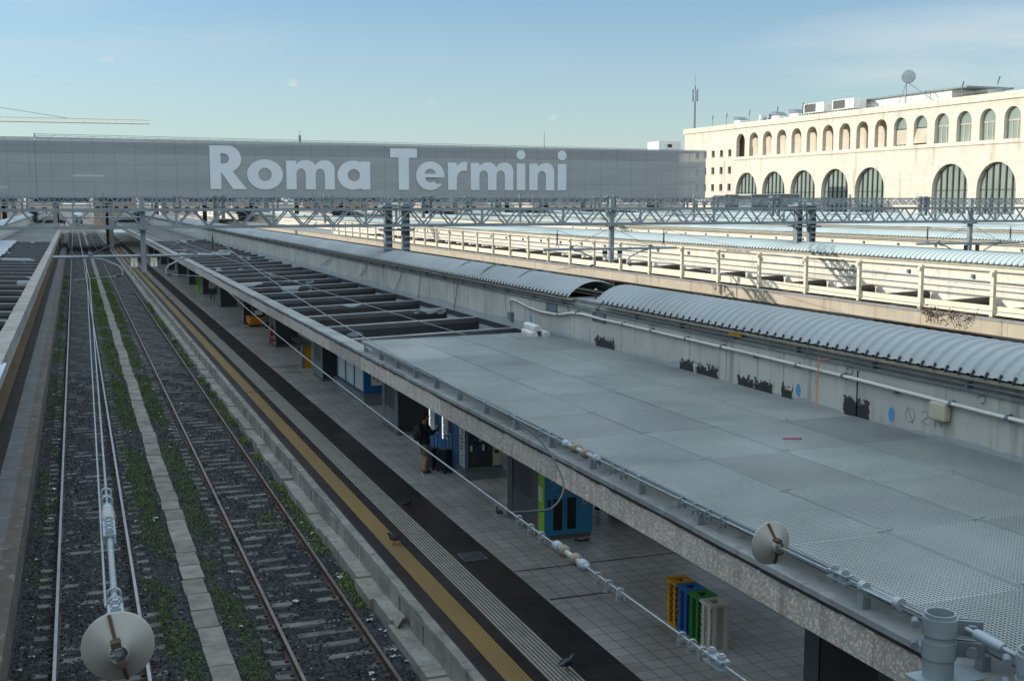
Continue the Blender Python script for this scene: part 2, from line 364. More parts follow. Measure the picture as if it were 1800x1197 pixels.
# thin high cloud, and lamp reflections in window glass drawn as puffs
def wnode(t, **k):
    n = wn.new(t)
    for a, v in k.items(): setattr(n, a, v)
    return n
tc = wnode('ShaderNodeTexCoord')
def cirrus(scale, lo, hi, rot):
    mp = wnode('ShaderNodeMapping'); mp.inputs['Scale'].default_value = scale; mp.inputs['Rotation'].default_value = rot; wk.new(tc.outputs['Generated'], mp.inputs[0])
    nz = wnode('ShaderNodeTexNoise'); nz.inputs['Scale'].default_value = 1; nz.inputs['Detail'].default_value = 7; nz.inputs['Roughness'].default_value = .55; wk.new(mp.outputs[0], nz.inputs['Vector'])
    mr = wnode('ShaderNodeMapRange'); mr.inputs['From Min'].default_value = lo; mr.inputs['From Max'].default_value = hi; wk.new(nz.outputs['Fac'], mr.inputs['Value'])
    return mr.outputs['Result']
def wmath(op, a, b):
    n = wnode('ShaderNodeMath', operation=op)
    for i, v in enumerate((a, b)):
        if isinstance(v, (int, float)): n.inputs[i].default_value = v
        else: wk.new(v, n.inputs[i])
    return n.outputs[0]
def blob(direction, sx, sz):
    """soft patch around a world direction, wider than tall"""
    d = Vector(direction).normalized(); h = Vector((d.y, -d.x, 0)).normalized(); u = h.cross(d)
    r = []
    for ax, s in ((h, sx), (u, sz)):
        n = wnode('ShaderNodeVectorMath', operation='DOT_PRODUCT'); wk.new(tc.outputs['Generated'], n.inputs[0]); n.inputs[1].default_value = ax
        q = wmath('MULTIPLY', n.outputs['Value'], 1/s); r.append(wmath('MULTIPLY', q, q))
    dd = wnode('ShaderNodeVectorMath', operation='DOT_PRODUCT'); wk.new(tc.outputs['Generated'], dd.inputs[0]); dd.inputs[1].default_value = d
    front = wmath('GREATER_THAN', dd.outputs['Value'], 0)
    e = wnode('ShaderNodeMapRange'); e.inputs['From Min'].default_value = 1; e.inputs['From Max'].default_value = .1; wk.new(wmath('ADD', r[0], r[1]), e.inputs['Value'])
    return wmath('MULTIPLY', e.outputs['Result'], front)
def pxdir(px, py):
    a, b = (px-900)/2050, (py-598.5)/2050; th, ph = radians(20.455), radians(6.774)
    R = Vector((cos(th), -sin(th), 0)); F = Vector((sin(th)*cos(ph), cos(th)*cos(ph), -sin(ph))); D = Vector((-sin(th)*sin(ph), -cos(th)*sin(ph), -cos(ph)))
    return F+R*a+D*b
veil = wmath('MULTIPLY', cirrus((3, 3, 22), .42, .75, (.10, .06, .4)), wmath('ADD', wmath('MULTIPLY', blob(pxdir(1680, 110), .20, .05), 1.0), wmath('MULTIPLY', blob(pxdir(150, 40), .18, .035), .6)))
tot = veil
for px, py, sx, k in ((188, 105, .0065, .4), (513, 146, .0062, .45), (758, 180, .0055, .5), (970, 208, .0055, .45)):  # ceiling lamps mirrored in window glass, put into the sky as puffs
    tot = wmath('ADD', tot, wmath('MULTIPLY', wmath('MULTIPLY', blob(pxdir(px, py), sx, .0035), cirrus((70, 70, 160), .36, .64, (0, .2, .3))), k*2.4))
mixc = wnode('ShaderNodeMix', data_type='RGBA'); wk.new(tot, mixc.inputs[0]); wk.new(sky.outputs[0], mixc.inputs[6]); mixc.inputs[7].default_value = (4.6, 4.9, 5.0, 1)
hz = wnode('ShaderNodeMapRange', interpolation_type='SMOOTHSTEP'); hz.inputs['From Min'].default_value = .22; hz.inputs['From Max'].default_value = .0; sz0 = wnode('ShaderNodeSeparateXYZ'); wk.new(tc.outputs['Generated'], sz0.inputs[0]); wk.new(sz0.outputs[2], hz.inputs['Value'])
mixh = wnode('ShaderNodeMix', data_type='RGBA'); wk.new(wmath('MULTIPLY', hz.outputs['Result'], .6), mixh.inputs[0]); wk.new(mixc.outputs[2], mixh.inputs[6]); mixh.inputs[7].default_value = (3.1, 3.95, 4.15, 1)
# added, unseen bright cloud deck overhead, above the picture: it fills the shade with soft neutral light
sz_ = wnode('ShaderNodeSeparateXYZ'); wk.new(tc.outputs['Generated'], sz_.inputs[0])
dk = wnode('ShaderNodeMapRange', interpolation_type='SMOOTHSTEP'); dk.inputs['From Min'].default_value = .24; dk.inputs['From Max'].default_value = .62; wk.new(sz_.outputs[2], dk.inputs['Value'])
fill_deck = wmath('MULTIPLY', dk.outputs['Result'], wmath('ADD', wmath('MULTIPLY', cirrus((2.2, 2.2, 3), .3, .7, (.2, .1, 0)), .35), .6))
mixd = wnode('ShaderNodeMix', data_type='RGBA'); wk.new(fill_deck, mixd.inputs[0]); wk.new(mixh.outputs[2], mixd.inputs[6]); mixd.inputs[7].default_value = (9.4, 11.0, 12.3, 1)
bk = wnode('ShaderNodeMapRange', interpolation_type='SMOOTHSTEP'); bk.inputs['From Min'].default_value = .05; bk.inputs['From Max'].default_value = -.45; wk.new(sz_.outputs[1], bk.inputs['Value'])  # added clouds behind the viewpoint, unseen, to brighten surfaces facing it
fill_bank = wmath('MULTIPLY', bk.outputs['Result'], wmath('ADD', wmath('MULTIPLY', cirrus((3, 3, 6), .3, .7, (.1, .3, 0)), .4), .5))
mixb = wnode('ShaderNodeMix', data_type='RGBA'); wk.new(fill_bank, mixb.inputs[0]); wk.new(mixd.outputs[2], mixb.inputs[6]); mixb.inputs[7].default_value = (7.2, 8.4, 9.2, 1)
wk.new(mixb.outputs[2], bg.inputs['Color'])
sl = bpy.data.lights.new('sun', 'SUN'); sl.energy = 3.4; sl.angle = radians(.53); sl.color = (1, .93, .84)
so = bpy.data.objects.new('sun', sl); C.objects.link(so); so.rotation_euler = SUN.to_track_quat('Z', 'Y').to_euler(); so.location = (-100, 60, 60)
sc.view_settings.view_transform = 'Standard'; sc.view_settings.look = 'None'; sc.view_settings.exposure = .3; sc.view_settings.gamma = 1
sc.cycles.max_bounces = 6; sc.cycles.transparent_max_bounces = 8; sc.cycles.caustics_reflective = False; sc.cycles.caustics_refractive = False

# ------------------------------------------------------------------ ground, ballast, platforms
b = MB(); b.quad((-1500,-300,-.55), (1500,-300,-.55), (1500,3000,-.55), (-1500,3000,-.55)); struct(b.build('ground', 'gravel_far'))
def bumpy(x, y): return .022*sin(3.1*x+1.7*y)+.018*sin(7.3*x-2.9*y+1)+.014*sin(1.1*y+5*x)
b = MB(); ys = []; y = 0.
while y < 330: ys.append(y); y += .35 if y < 60 else (1.2 if y < 120 else 6)
xs = [-1.42+.2*i for i in range(34)]
def bal_z(x, y):
    z = -.17+bumpy(x, y)
    if 1.2 < x < 2.9: z += .05
    if x > 4.95: z += .06
    return z
b.add([(x, y, bal_z(x, y)) for y in ys for x in xs], [(i*34+j, i*34+j+1, (i+1)*34+j+1, (i+1)*34+j) for i in range(len(ys)-1) for j in range(33)], True)
struct(b.build('ballast', 'ballast'))
# loose stones lying on top
b = MB()
for i in range(26000):
    y = 15+42*rnd.random()**1.8; x = rnd.uniform(-1.35, 5.1)
    if 1.8 < x < 2.3: continue
    r = rnd.uniform(.018, .044); z = bal_z(x, y)+r*.25
    if rnd.random() < .01: r *= 2.6
    vs = [(x+r*rnd.uniform(.6,1.2), y, z), (x, y+r*rnd.uniform(.6,1.2), z), (x-r*rnd.uniform(.6,1.2), y, z), (x, y-r*rnd.uniform(.6,1.2), z), (x+r*rnd.uniform(-.4,.4), y+r*rnd.uniform(-.4,.4), z+r*rnd.uniform(.5,1)), (x, y, z-r*.4)]
    b.add(vs, [(0,1,4),(1,2,4),(2,3,4),(3,0,4),(1,0,5),(2,1,5),(3,2,5),(0,3,5)])
struct(b.build('loose_stones', 'stone'), 'stuff')
# rails: left track centred on .11, right track on 4.02
RAIL = [(-.07,-.172),(.07,-.172),(.07,-.158),(.012,-.14),(.012,-.04),(.036,-.03),(.036,-.004),(.028,0),(-.028,0),(-.036,-.004),(-.036,-.03),(-.012,-.04),(-.012,-.14),(-.07,-.158)]
for x, lab in ((-.64, 'polished left rail of the left-hand track'), (.86, 'polished right rail of the left-hand track, beside the grassy strip'), (3.27, 'left rail of the right-hand track, nearest the concrete path'), (4.77, 'dull rusty-sided rail nearest the platform with the yellow strip')):
    b = MB(); n = len(RAIL)
    for k in range(14):
        y0, y1 = k*25-2, k*25+22.995
        for i in range(n):
            (xa, za), (xb, zb) = RAIL[i], RAIL[(i+1) % n]; b.mat(0 if i == 7 else 1); b.quad((x+xa,y0,za), (x+xb,y0,zb), (x+xb,y1,zb), (x+xa,y1,za))
        for s in (-1, 1):                                        # fishplates at the joints
            b.mat(1); b.box(x+s*.02-.008, x+s*.02+.008, y1-.3, y1+.3, -.13, -.05)
    tag(b.build('rail', ['rail_top' if x < 1 else 'rail_dull', 'rail_side'], loc=(x, 0, 0)), lab, 'rail', 'running rails')
# sleepers: one per track is built, the others are copies
def sleeper(xc, first_y, dz, lab, grp):
    b = MB(); hw = 1.13
    b.add([(-hw,-.12,-.1),(hw,-.12,-.1),(hw,.12,-.1),(-hw,.12,-.1),(-hw,-.10,.03),(-.5,-.10,.0),(.5,-.10,.0),(hw,-.10,.03),(hw,.10,.03),(.5,.10,.0),(-.5,.10,.0),(-hw,.10,.03)],
          [(4,5,10,11),(5,6,9,10),(6,7,8,9),(0,1,7,6,5,4),(2,3,11,10,9,8),(0,4,11,3),(1,2,8,7)])
    for s in (-1, 1):
        for e in (-1, 1):
            b.mat(1); b.cbox((s*.75+e*.10, 0, .045), .06, .10, .03)
    o = b.build('sleeper', ['sleeper', 'rust'], loc=(0,0,0)); tag(o, lab, 'sleeper', grp)
    for i in range(150):
        c = o if i == 0 else o.copy()
        if i: C.objects.link(c)
        c.location = (xc+rnd.uniform(-.02,.02), first_y+.612*i, -.165+dz+rnd.uniform(-.012,.012)); c.rotation_euler = (rnd.uniform(-.01,.01), rnd.uniform(-.006,.006), rnd.uniform(-.012,.012))
sleeper(4.02, 16.2, .0, 'grey concrete sleeper under the right-hand track, beside the platform wall', 'sleepers of the right-hand track')
sleeper(.11, 16.5, -.015, 'half-buried concrete sleeper under the left-hand track', 'sleepers of the left-hand track')
b = MB()
for xc in (.11, 4.02):
    for i in range(150, 500): b.box(xc-1.13, xc+1.13, 16.3+.612*i-.1, 16.3+.612*i+.1, -.28, -.16)
struct(b.build('distant_sleepers', 'sleeper'), 'stuff')
# cable trough between the tracks
b = MB(); b.box(-.225, .225, -.485, .485, -.09, .0); o = b.build('trough_slab', 'slab', loc=(0,0,0), bevel=.01)
tag(o, 'worn concrete slab in the footpath between the two tracks', 'slab', 'path slabs between the tracks')
for i in range(110):
    c = o if i == 0 else o.copy()
    if i: C.objects.link(c)
    c.location = (2.06+.02*sin(i*.55)+rnd.uniform(-.022,.022), 15.4+i, -.055+rnd.uniform(-.012,.012)); c.rotation_euler = (rnd.uniform(-.014,.014), rnd.uniform(-.012,.012), rnd.uniform(-.03,.03))
b = MB(); b.box(1.84, 2.28, 124.9, 330, -.14, -.06); struct(b.build('path', 'slab'))
# moss and weeds
def tuft(b, x, y, z, n, h, spread):
    for i in range(n):
        a = rnd.uniform(0, 6.28); r = spread*sqrt(rnd.random()); px, py = x+r*cos(a), y+r*sin(a); s = h*rnd.uniform(.35, 1); t = rnd.uniform(0, 6.28); lw = s*rnd.uniform(.35,.7); lean = rnd.uniform(.1,.9)
        dx, dy = cos(t)*lw/2, sin(t)*lw/2; ex, ey = -sin(t)*s*lean, cos(t)*s*lean; zz = z+h*rnd.uniform(0,.6)
        b.add([(px-dx,py-dy,zz),(px+dx,py+dy,zz+s*.1),(px+dx*.5+ex,py+dy*.5+ey,zz+s*.7),(px-dx*.5+ex,py-dy*.5+ey,zz+s*.6)], [(0,1,2,3)])
def patch(x, y, seed): return sin(x*5+y*.83+seed)+sin(y*.37+seed*2)+.7*sin(y*1.9+x*3+seed)
b = MB()
for i in range(34000):
    y = 15.5+120*rnd.random()**1.9; s = rnd.random()
    if s < .45: x = rnd.gauss(1.50, .24)
    elif s < .80: x = rnd.gauss(2.60, .19)
    else: x = rnd.gauss(-1.05, .15)
    if 1.80 < x < 2.30 or x < -1.4: continue
    if x > 0 and patch(x, y, 1) < -1.0: continue
    if x < 0 and patch(x, y, 4) < -.1: continue
    tuft(b, x, y, bal_z(x, y)-.01, 4, .035+.0006*y, .09+.001*y)
struct(b.build('grass', 'moss'), 'stuff')
b = MB()
for i in range(8500):
    y = 16+80*rnd.random()**1.4; x = 5.22-abs(rnd.gauss(0, .13))
    if patch(0, y, 8) < -.25: continue
    tuft(b, x, y, bal_z(x, y)-.01, 7, .042+.0008*y, .10+.0012*y)
for k in range(60):
    x, y = rnd.gauss(4.3, .2), rnd.gauss(29.2, .6); tuft(b, x, y, -.16, 9, .065, .13)
struct(b.build('weeds', 'weed'), 'stuff')
# litter
def crumple(name, w, h, m, lab, grp, n, place):
    b = MB(); g = 4
    vs = [((i/g-.5)*w+rnd.uniform(-.2,.2)*w/g, (j/g-.5)*w*.8+rnd.uniform(-.2,.2)*w/g, rnd.uniform(0, h)) for i in range(g+1) for j in range(g+1)]
    b.add(vs, [(i*(g+1)+j, (i+1)*(g+1)+j, (i+1)*(g+1)+j+1, i*(g+1)+j+1) for i in range(g) for j in range(g)]); o = b.build(name, m, loc=(0,0,0)); tag(o, lab, 'litter', grp)
    for i in range(n):
        c = o if i == 0 else o.copy()
        if i: C.objects.link(c)
        x, y = place(i); s = rnd.uniform(.5, 1.3); c.location = (x, y, bal_z(x, y)+.02); c.scale = (s, s*rnd.uniform(.6,1.2), s); c.rotation_euler = (0, 0, rnd.uniform(0, 6))
crumple('litter_paper', .11, .04, 'paper', 'crumpled white paper lying on the track ballast', 'scraps of paper on the ballast', 90,
        lambda i: ((rnd.choice((rnd.uniform(4.9,5.15), rnd.uniform(2.6,3.1), rnd.uniform(3.4,4.6), rnd.uniform(1.1,1.7), rnd.uniform(-1.3,-.8), rnd.uniform(4.85,5.15)))), 16.5+55*rnd.random()**1.5))
o = MB().box(-.09,.09,-.06,.06,0,.05).build('litter_packet', 'spray_blue', loc=(5.08, 22.6, -.08), bevel=.01); tag(o, 'small blue packet lying among weeds at the foot of the platform wall', 'litter')
o = MB().mat(0).box(-.16,.16,-.12,.12,0,.03).box(-.1,.12,-.03,.09,.03,.06).build('litter_cardboard', 'rust', loc=(-.98, 31.3, -.12)); o.rotation_euler = (.1,.15,.7); tag(o, 'brown flattened cardboard on the weedy edge left of the tracks', 'litter')

# platforms
def slab_obj(name, m, x0, x1, y0=-30, y1=330, z0=-.5, z1=PZ): return struct(MB().box(x0, x1, y0, y1, z0, z1).build(name, m))
slab_obj('platform', 'asphalt', 5.70, 16.6, z1=PZ-.06)
b = MB()                                                       # lower concrete ledge with broken edge
y = -5
while y < 330:
    L = rnd.uniform(.7, 1.7) if y < 60 else 12; f = 5.20+rnd.uniform(-.05,.04); t = .12+rnd.uniform(-.06,.03)
    b.box(f, 5.53, y, y+L-.012, -.5, t); y += L
struct(b.build('platform_ledge', 'edge_conc'))
b = MB(); y = -5
while y < 330:
    L = .81 if y < 60 else 10; d = rnd.uniform(-.02,.02); b.box(5.51+d, 5.66, y, y+L-.018, -.4, PZ-.10).box(5.50+rnd.uniform(-.01,.01), 5.678, y, y+L-.006, PZ-.098, PZ+rnd.uniform(-.005,.003)); y += L
struct(b.build('platform_edge', 'edge_conc'))
for nm, m, x0, x1 in (('dark_edge_strip','tile_dark',5.68,5.958),('yellow_tactile_strip','tactile',5.96,6.348),('dark_middle_strip','tile_dark',6.35,6.578),('dark_paving_band','tile_dark',7.132,7.938),('paving','tile',7.94,15.2)):
    slab_obj(nm, m, x0, x1, z0=.4)
b = MB(); b.box(6.58, 7.13, -30, 330, .4, PZ-.006)
b.mat(1)
for i in range(8): b.box(6.60+i*.0675, 6.60+i*.0675+.031, -30, 330, PZ-.007, PZ+.003)
struct(b.build('ribbed_guide_strip', ['tile_rib', 'rib']))
for x0, x1, y0, y1 in ((5.95,7.95,45.5,45.62),(7.95,9.2,52.2,52.3),(8.0,9.3,19.4,19.44),(7.95,13.4,21.2,21.24)):   # expansion joints set into the paving
    struct(MB().box(x0, x1, y0, y1, PZ-.01, PZ+.004).build('paving_joint', 'dark'))
o = MB().box(7.25, 7.75, 22.2, 22.75, PZ, PZ+.006); o.mat(1)
for i in range(9): o.box(7.29+.05*i, 7.31+.05*i, 22.24, 22.71, PZ+.006, PZ+.012)
tag(o.build('drain_cover', ['steel_dark', 'dark'], loc=(7.5, 22.5, PZ)), 'square slotted metal cover set in the dark paving band', 'drain cover')
o = MB(); o.prism([(5.42,20.2,.30),(5.42,20.62,.28),(5.30,20.62,.12),(5.30,20.2,.12)], (-.03,0,-.02)); tag(o.build('loose_board', 'conc', loc=(5.36, 20.4, .12)), 'grey board leaning on the lower ledge of the platform wall', 'board')
# other side of that platform, then the left platform and the far ones
slab_obj('platform', 'conc', 15.202, 17.0, z0=-.5)
for nm, m, x0, x1 in (('platform_edge','edge_brown',-1.72,-1.40),('pale_paving_strip','conc_grey',-2.18,-1.722),('dark_paving_band','tile_dark',-2.62,-2.182),('yellow_tactile_strip','tactile_brown',-3.02,-2.622),('paving','tile',-14,-3.022)):
    slab_obj(nm, m, x0, x1)
for k in range(1, 7): slab_obj('platform', 'conc', C0+M*k-5.8, C0+M*k+5.8)

# ------------------------------------------------------------------ canopies
YF, YN = 300.0, 3.0
def beam_mesh(b, x0, x1, y, z0, z1, w=.46):
    """upstand rib across the canopy: rounded pale top, bitumen-coated sides; x0 -> x1 rises from z0 to z1"""
    pr = [(-w/2,0),(-w/2,.28),(-w/2+.06,.37),(-w/2+.10,.40),(w/2-.10,.40),(w/2-.06,.37),(w/2,.28),(w/2,0)]
    A = [(x0, y+p, z0-.40+q) for p, q in pr]; B = [(x1, y+p, z1-.40+q) for p, q in pr]; n = len(pr)
    for i in range(n-1):
        b.mat(0 if i in (3, 4) else 1); b.quad(A[i], B[i], B[i+1], A[i+1])
    b.mat(1); b.quad(*B[::-1]); b.quad(*A)
def corrugated(b, x0, x1, zf, rise, y0, y1, pitch, amp=.03, n=12, slip=None):
    a = (x1-x0)/2; xc = (x0+x1)/2; R = (a*a+rise*rise)/(2*rise); zc = zf+rise-R; t = math.asin(a/R); prof = []
    k = 0; y = y0
    while y < y1:
        for u, h in ((0,0),(.60,0),(.70,1),(.90,1)): prof.append((y+u*pitch, h))
        y += pitch
    vs = []
    for yy, h in prof:
        for j in range(n+1):
            g = -t+2*t*j/n; r = R+amp*h; vs.append((xc+r*sin(g), yy, zc+r*cos(g)))
    m = n+1; b.add(vs, [(i*m+j, i*m+j+1, (i+1)*m+j+1, (i+1)*m+j) for i in range(len(prof)-1) for j in range(n)])
def pier(parent, x0, x1, y0, y1, z1, face, dark=False):
    """box pier: dark cladding, pale corner posts, dark poster window on the side towards the track"""
    p = MB().box(x0, x1, y0, y1, PZ, z1).build('pier', 'pier', parent); xf = x0 if face < 0 else x1
    s = face*.03; pw = .32; mp = 'steel_grey_dark' if dark else 'steelpanel'
    def fb(a, c, za, zb, d=1.0): return MB().box(min(xf, xf+s*d), max(xf, xf+s*d), a, c, za, zb)
    fb(y0-.02, y0+pw, PZ, z1).build('corner_post', mp, p); fb(y1-pw, y1+.02, PZ, z1).build('corner_post', mp, p)
    fb(y0+pw, y1-pw, PZ+.75, z1-.1, .5).build('window', 'glass_dark', p); fb(y0+pw, y1-pw, PZ, PZ+.75, .7).build('panel', mp, p)
    MB().box(x0-.04, x1+.04, y0-.05, y1+.04, PZ, PZ+.10).build('plinth', 'stone_dark', p)
def beams(parent, x0, z0, x1, z1, y0, n, pitch=3.07, zf=4.10):
    for i in range(n):
        b = MB(); y = y0+pitch*i; beam_mesh(b, x0, x1+rnd.uniform(-.03,.0)*(1 if x1 > x0 else -1), y+rnd.uniform(-.05,.05), z0, z1); b.build('beam', ['beam_top', 'beam_side'], parent)
def long_strip(b, x0, x1, z0, z1, y0=YN, y1=YF, wav=.0, step=3.0):
    y = y0
    while y < y1-.01:
        e = min(y+step, y1); d = rnd.uniform(-wav, wav); b.box(x0+d, x1, y, e-(.004 if wav else 0), z0, z1+d*.3); y = e

# --- first platform canopy (right of the tracks)
cn = thing('platform_canopy', 'long mosaic-edged platform canopy with grey grating on its near roof, right of the tracks', 'platform canopy', (C0, 5, PZ))
XF, XW = 6.0, 10.70                                            # fascia face, raised wall face
y = 4.4; ends = [4.4, 7.6, 10.95, 14.38, 17.85, 19.76, 22.3, 26.0, 29.56]
while ends[-1] < 297: ends.append(ends[-1]+3.55)
for a, e in zip(ends, ends[1:]):
    MB().box(XF, XF+.14, a, e-(.025 if abs(e-14.38) < .01 else .006), 4.10, 4.42).build('fascia_panel', 'mosaic', cn)
b = MB(); long_strip(b, XF-.02, XF+.36, 4.445, 4.50, wav=.010, step=1.9); b.build('coping', 'coping', cn)
b = MB(); y = YN
while y < 150: e = y+rnd.uniform(.08,.5); b.box(XF-.012-rnd.uniform(0,.012), XF+.12, y, e, 4.418-rnd.uniform(0,.014), 4.446); y = e
b.build('tar_edge', 'tar', cn)
MB().box(XF+.145, XW-.002, YN, YF, 4.108, 4.13).build('soffit', 'white', cn); MB().box(XF+.145, XW-.002, YN, YF, 4.132, 4.16).build('roof_lining', 'bitumen', cn); MB().box(11.71, 16.25, YN, YF, 4.02, 4.06).box(XW+.161, 11.53, YN, YF, 4.108, 4.13).build('soffit', 'white', cn)
MB().box(XF+.22, XF+.36, 26.4, YF, 4.162, 4.444).build('edge_upstand', 'bitumen', cn)
MB().box(XF+.24, XW-.003, YN, 26.35, 4.162, 4.46).build('roof_deck', 'membrane', cn)
b = MB(); b.box(XF+.362, XW-.003, 107.2, YF, 4.162, 4.50)
for i in range(134): b.mat(1); b.box(XF+.4, XW-.1, 107.6+1.42*i, 107.6+1.42*i+.42, 4.50, 4.53)
b.build('roof_deck', ['conc', 'beam_top'], cn)
beams(cn, XF+.36, 4.49, XW, 4.62, 28.55, 26)
# gratings: one flat galvanised panel, copied over the near roof
def grating_mesh(flip):
    b = MB(); W, L = 1.125, 1.715; nx, ny = 28, 43
    for i in range(nx+1): x = W*i/nx; b.box(x-.0034, x+.0034, 0, L, -.032, -.001 if flip else 0)
    for j in range(ny+1): y = L*j/ny; b.box(0, W, y-.0034, y+.0034, -.032 if flip else -.016, 0 if flip else -.003)
    b.box(-.003, .003, 0, L, -.036, .004); b.box(W-.003, W+.003, 0, L, -.036, .004)
    return b
protos = []
for fl in (0, 1): protos.append(grating_mesh(fl).build('grating', 'grate', cn, loc=(0,0,0)))
cnl = wl(cn); first = [True, True]
for r in range(4):
    for j in range(13):
        fl = (j//2+r) % 2; o = protos[fl] if first[fl] else protos[fl].copy()
        if not first[fl]: C.objects.link(o)
        first[fl] = False; o.parent = cn; o.location = Vector((6.13+1.135*r, 3.86+1.725*j, 4.715+.012*r))-cnl
        o.rotation_euler = (rnd.uniform(-.003,.003), rnd.uniform(-.004,.004), 0)
b = MB()
for r in range(1, 4):
    for j in range(13):
        for dx, dy in ((-.06,.03),(.05,.05)):
            if rnd.random() < .75: b.cbox((6.13+1.135*r+dx, 3.86+1.725*j+dy, 4.722+.012*r), .045, .022, .010)
b.build('grating_clips', 'steel', cn)
for r in range(1, 4): MB().box(6.115+1.135*r, 6.125+1.135*r, 3.9, 26.2, 4.50, 4.67).build('support_rail', 'steel_dark', cn)
b = MB().bar((6.09,4,4.69), (6.09,26.28,4.69), .012, .065).box(6.096, 6.13, 4, 26.28, 4.655, 4.662); b.build('edge_angle', 'steel', cn)
for i in range(16):
    y = 5.1+1.385*i; MB().box(6.06, 6.085, y-.035, y+.035, 4.50, 4.72).box(6.085, 6.15, y-.03, y+.03, 4.50, 4.60).build('grating_post', 'steel', cn)
MB().bar((6.13,26.26,4.69), (10.66,26.26,4.72), .02, .07).build('end_angle', 'steel', cn)
# raised wall with its ledges
wz = 5.66
uw = MB().box(XW, XW+.16, YN, YF, 4.0, wz).build('upper_wall', 'wall', cn)
MB().box(11.54, 11.70, YN, YF, 4.0, wz).build('upper_wall', 'wall', cn)
MB().box(XW-.055, XW-.001, YN, YF, 5.49, 5.53).build('wall_ledge', 'coping', uw)
MB().tube([(XW-.07, YN, 5.585), (XW-.07, YF, 5.585)], .012, 6).build('wall_pipe', 'steel', uw)
for i in range(36): y = 8+1.9*i; MB().box(XW-.09, XW-.001, y-.015, y+.015, 5.532, 5.61).build('pipe_bracket', 'steel_dark', uw)
MB().box(10.66, 11.74, 22.75, 24.75, wz+.004, wz+.05).build('wall_cap', 'coping', cn)
MB().box(XW-.012, XW-.0005, YN, 60, 4.47, 4.62).build('wall_flashing', 'membrane', uw)
# cable conduit that snakes along the wall
pts = [(28.68,5.0),(28.68,5.34),(28.60,5.37),(28.2,5.36),(27.4,5.27),(26.55,5.22),(25.39,5.25),(24.6,5.36),(23.9,5.39),(23.0,5.37),(21.93,5.37),(20,5.36),(17,5.35),(14,5.32),(11.5,5.27),(10.4,5.26),(7,5.24)]
MB().tube([(XW-.06, a, c) for a, c in pts], .027, 8).build('conduit', 'white', cn)
for i, y in enumerate([25.4,24.3,21.9,20.6,19.2,17.9,16.8,15.6,14.4,13.2,12.1,11.1]):
    zz = [c for a, c in pts if a <= y][0]; MB().lathe([(.038,-.025),(.038,.025)], (XW-.06, y, zz+.004), (0,1,0), 10, True).box(XW-.03, XW-.001, y-.02, y+.02, zz-.03, zz+.05).build('conduit_clip', 'steel_dark', cn)
MB().box(XW-.09, XW-.001, 28.55, 28.8, 4.82, 5.02).build('conduit_box', 'steel_dark', cn)
for yc in (25.92, 23.2): MB().box(XW-.02, XW-.001, yc-.34, yc+.34, 5.28, 5.49).box(XW-.04, XW-.02, yc-.33, yc-.25, 5.43, 5.48).box(XW-.04, XW-.02, yc+.22, yc+.30, 5.43, 5.48).box(XW-.04, XW-.02, yc-.33, yc-.25, 5.29, 5.34).box(XW-.04, XW-.02, yc+.22, yc+.30, 5.29, 5.34).build('wall_plate', 'steel_dark', cn)
MB().box(XW-.12, XW-.001, 12.14, 12.46, 5.02, 5.27).build('junction_box', 'beige', cn, bevel=.03)
o = MB().box(XW-.11, XW-.095, 17.2, 17.62, 5.60, 5.70).build('yellow_tag', 'yellow', cn)
for y in (8.9, 11.6, 14.3, 17.9, 20.7, 23.0, 24.9): MB().tube([(XW-.02, y+.07*cos(t/10*5), 5.47-.05+.05*sin(t/10*5)) for t in range(11)], .007, 5).build('wall_hook', 'steel', cn)
for k, (a, c, lo, hi) in enumerate(((22.35,23.45,4.63,4.96),(19.0,19.5,4.63,4.92),(18.1,18.9,4.63,4.93),(16.95,17.42,4.63,4.90),(16.35,16.88,4.63,4.90),(15.8,16.06,4.63,4.94),(13.86,14.42,4.63,5.0))):
    MB().quad((XW-.004,a-.05,lo-.05),(XW-.004,c+.05,lo-.05),(XW-.004,c+.05,hi+.07),(XW-.004,a-.05,hi+.07)).build('tar_patch', 'tar_soft', uw)
for y, z in ((15.62,4.92),(13.34,4.92),(27.3,4.93)): MB().quad((XW-.004,y-.08,z-.12),(XW-.004,y+.08,z-.12),(XW-.004,y+.08,z+.12),(XW-.004,y-.08,z+.12)).build('paint_mark', 'spray_soft', uw)
b = MB()
for pl in ([(12.95+.10*cos(t*.7), 4.98+.10*sin(t*.7)) for t in range(10)], [(12.88,4.86),(13.02,5.1)], [(12.72,5.06),(12.62,5.09),(12.58,5.02),(12.72,4.92),(12.56,4.91)], [(12.45,4.9),(12.43,5.08),(12.32,4.92),(12.30,5.08)]):
    b.tube([(XW-.002, y, z) for y, z in pl], .0045, 5)
b.build('graffiti_mark', 'chalk_grey', uw)
b = MB().box(XW-.004, XW+.01, 14.115, 14.145, 4.6, 5.44); b.build('wall_joint', 'tar', uw)
# loose cables hanging down the wall
for ys_, y0, z1 in ((44.6,46.2,4.9),(39.5,40.6,4.75),(37.2,37.6,4.68),(33.2,33.6,4.66),(51,54,5.0)):
    MB().tube([(XW-.05, ys_+(y0-ys_)*t/10, 5.7-(5.7-z1)*(t/10)**.6) for t in range(11)], .012, 5).build('hanging_cable', 'steel_dark', cn)
# far half of the roof, hidden behind the vault
MB().box(11.702, 16.26, YN, YF, 4.10, 4.50).build('roof_deck', 'membrane', cn)
MB().box(16.26, 16.40, YN, YF, 4.08, 4.52).build('fascia_panel', 'mosaic', cn)
for k in range(14):
    e = 13.25+12*k
    pier(cn, 9.34, 10.44, e-1.9, e, 4.10, -1, k < 2)
    if k < 8: pier(cn, 11.96, 13.06, e-1.9, e, 4.10, 1)

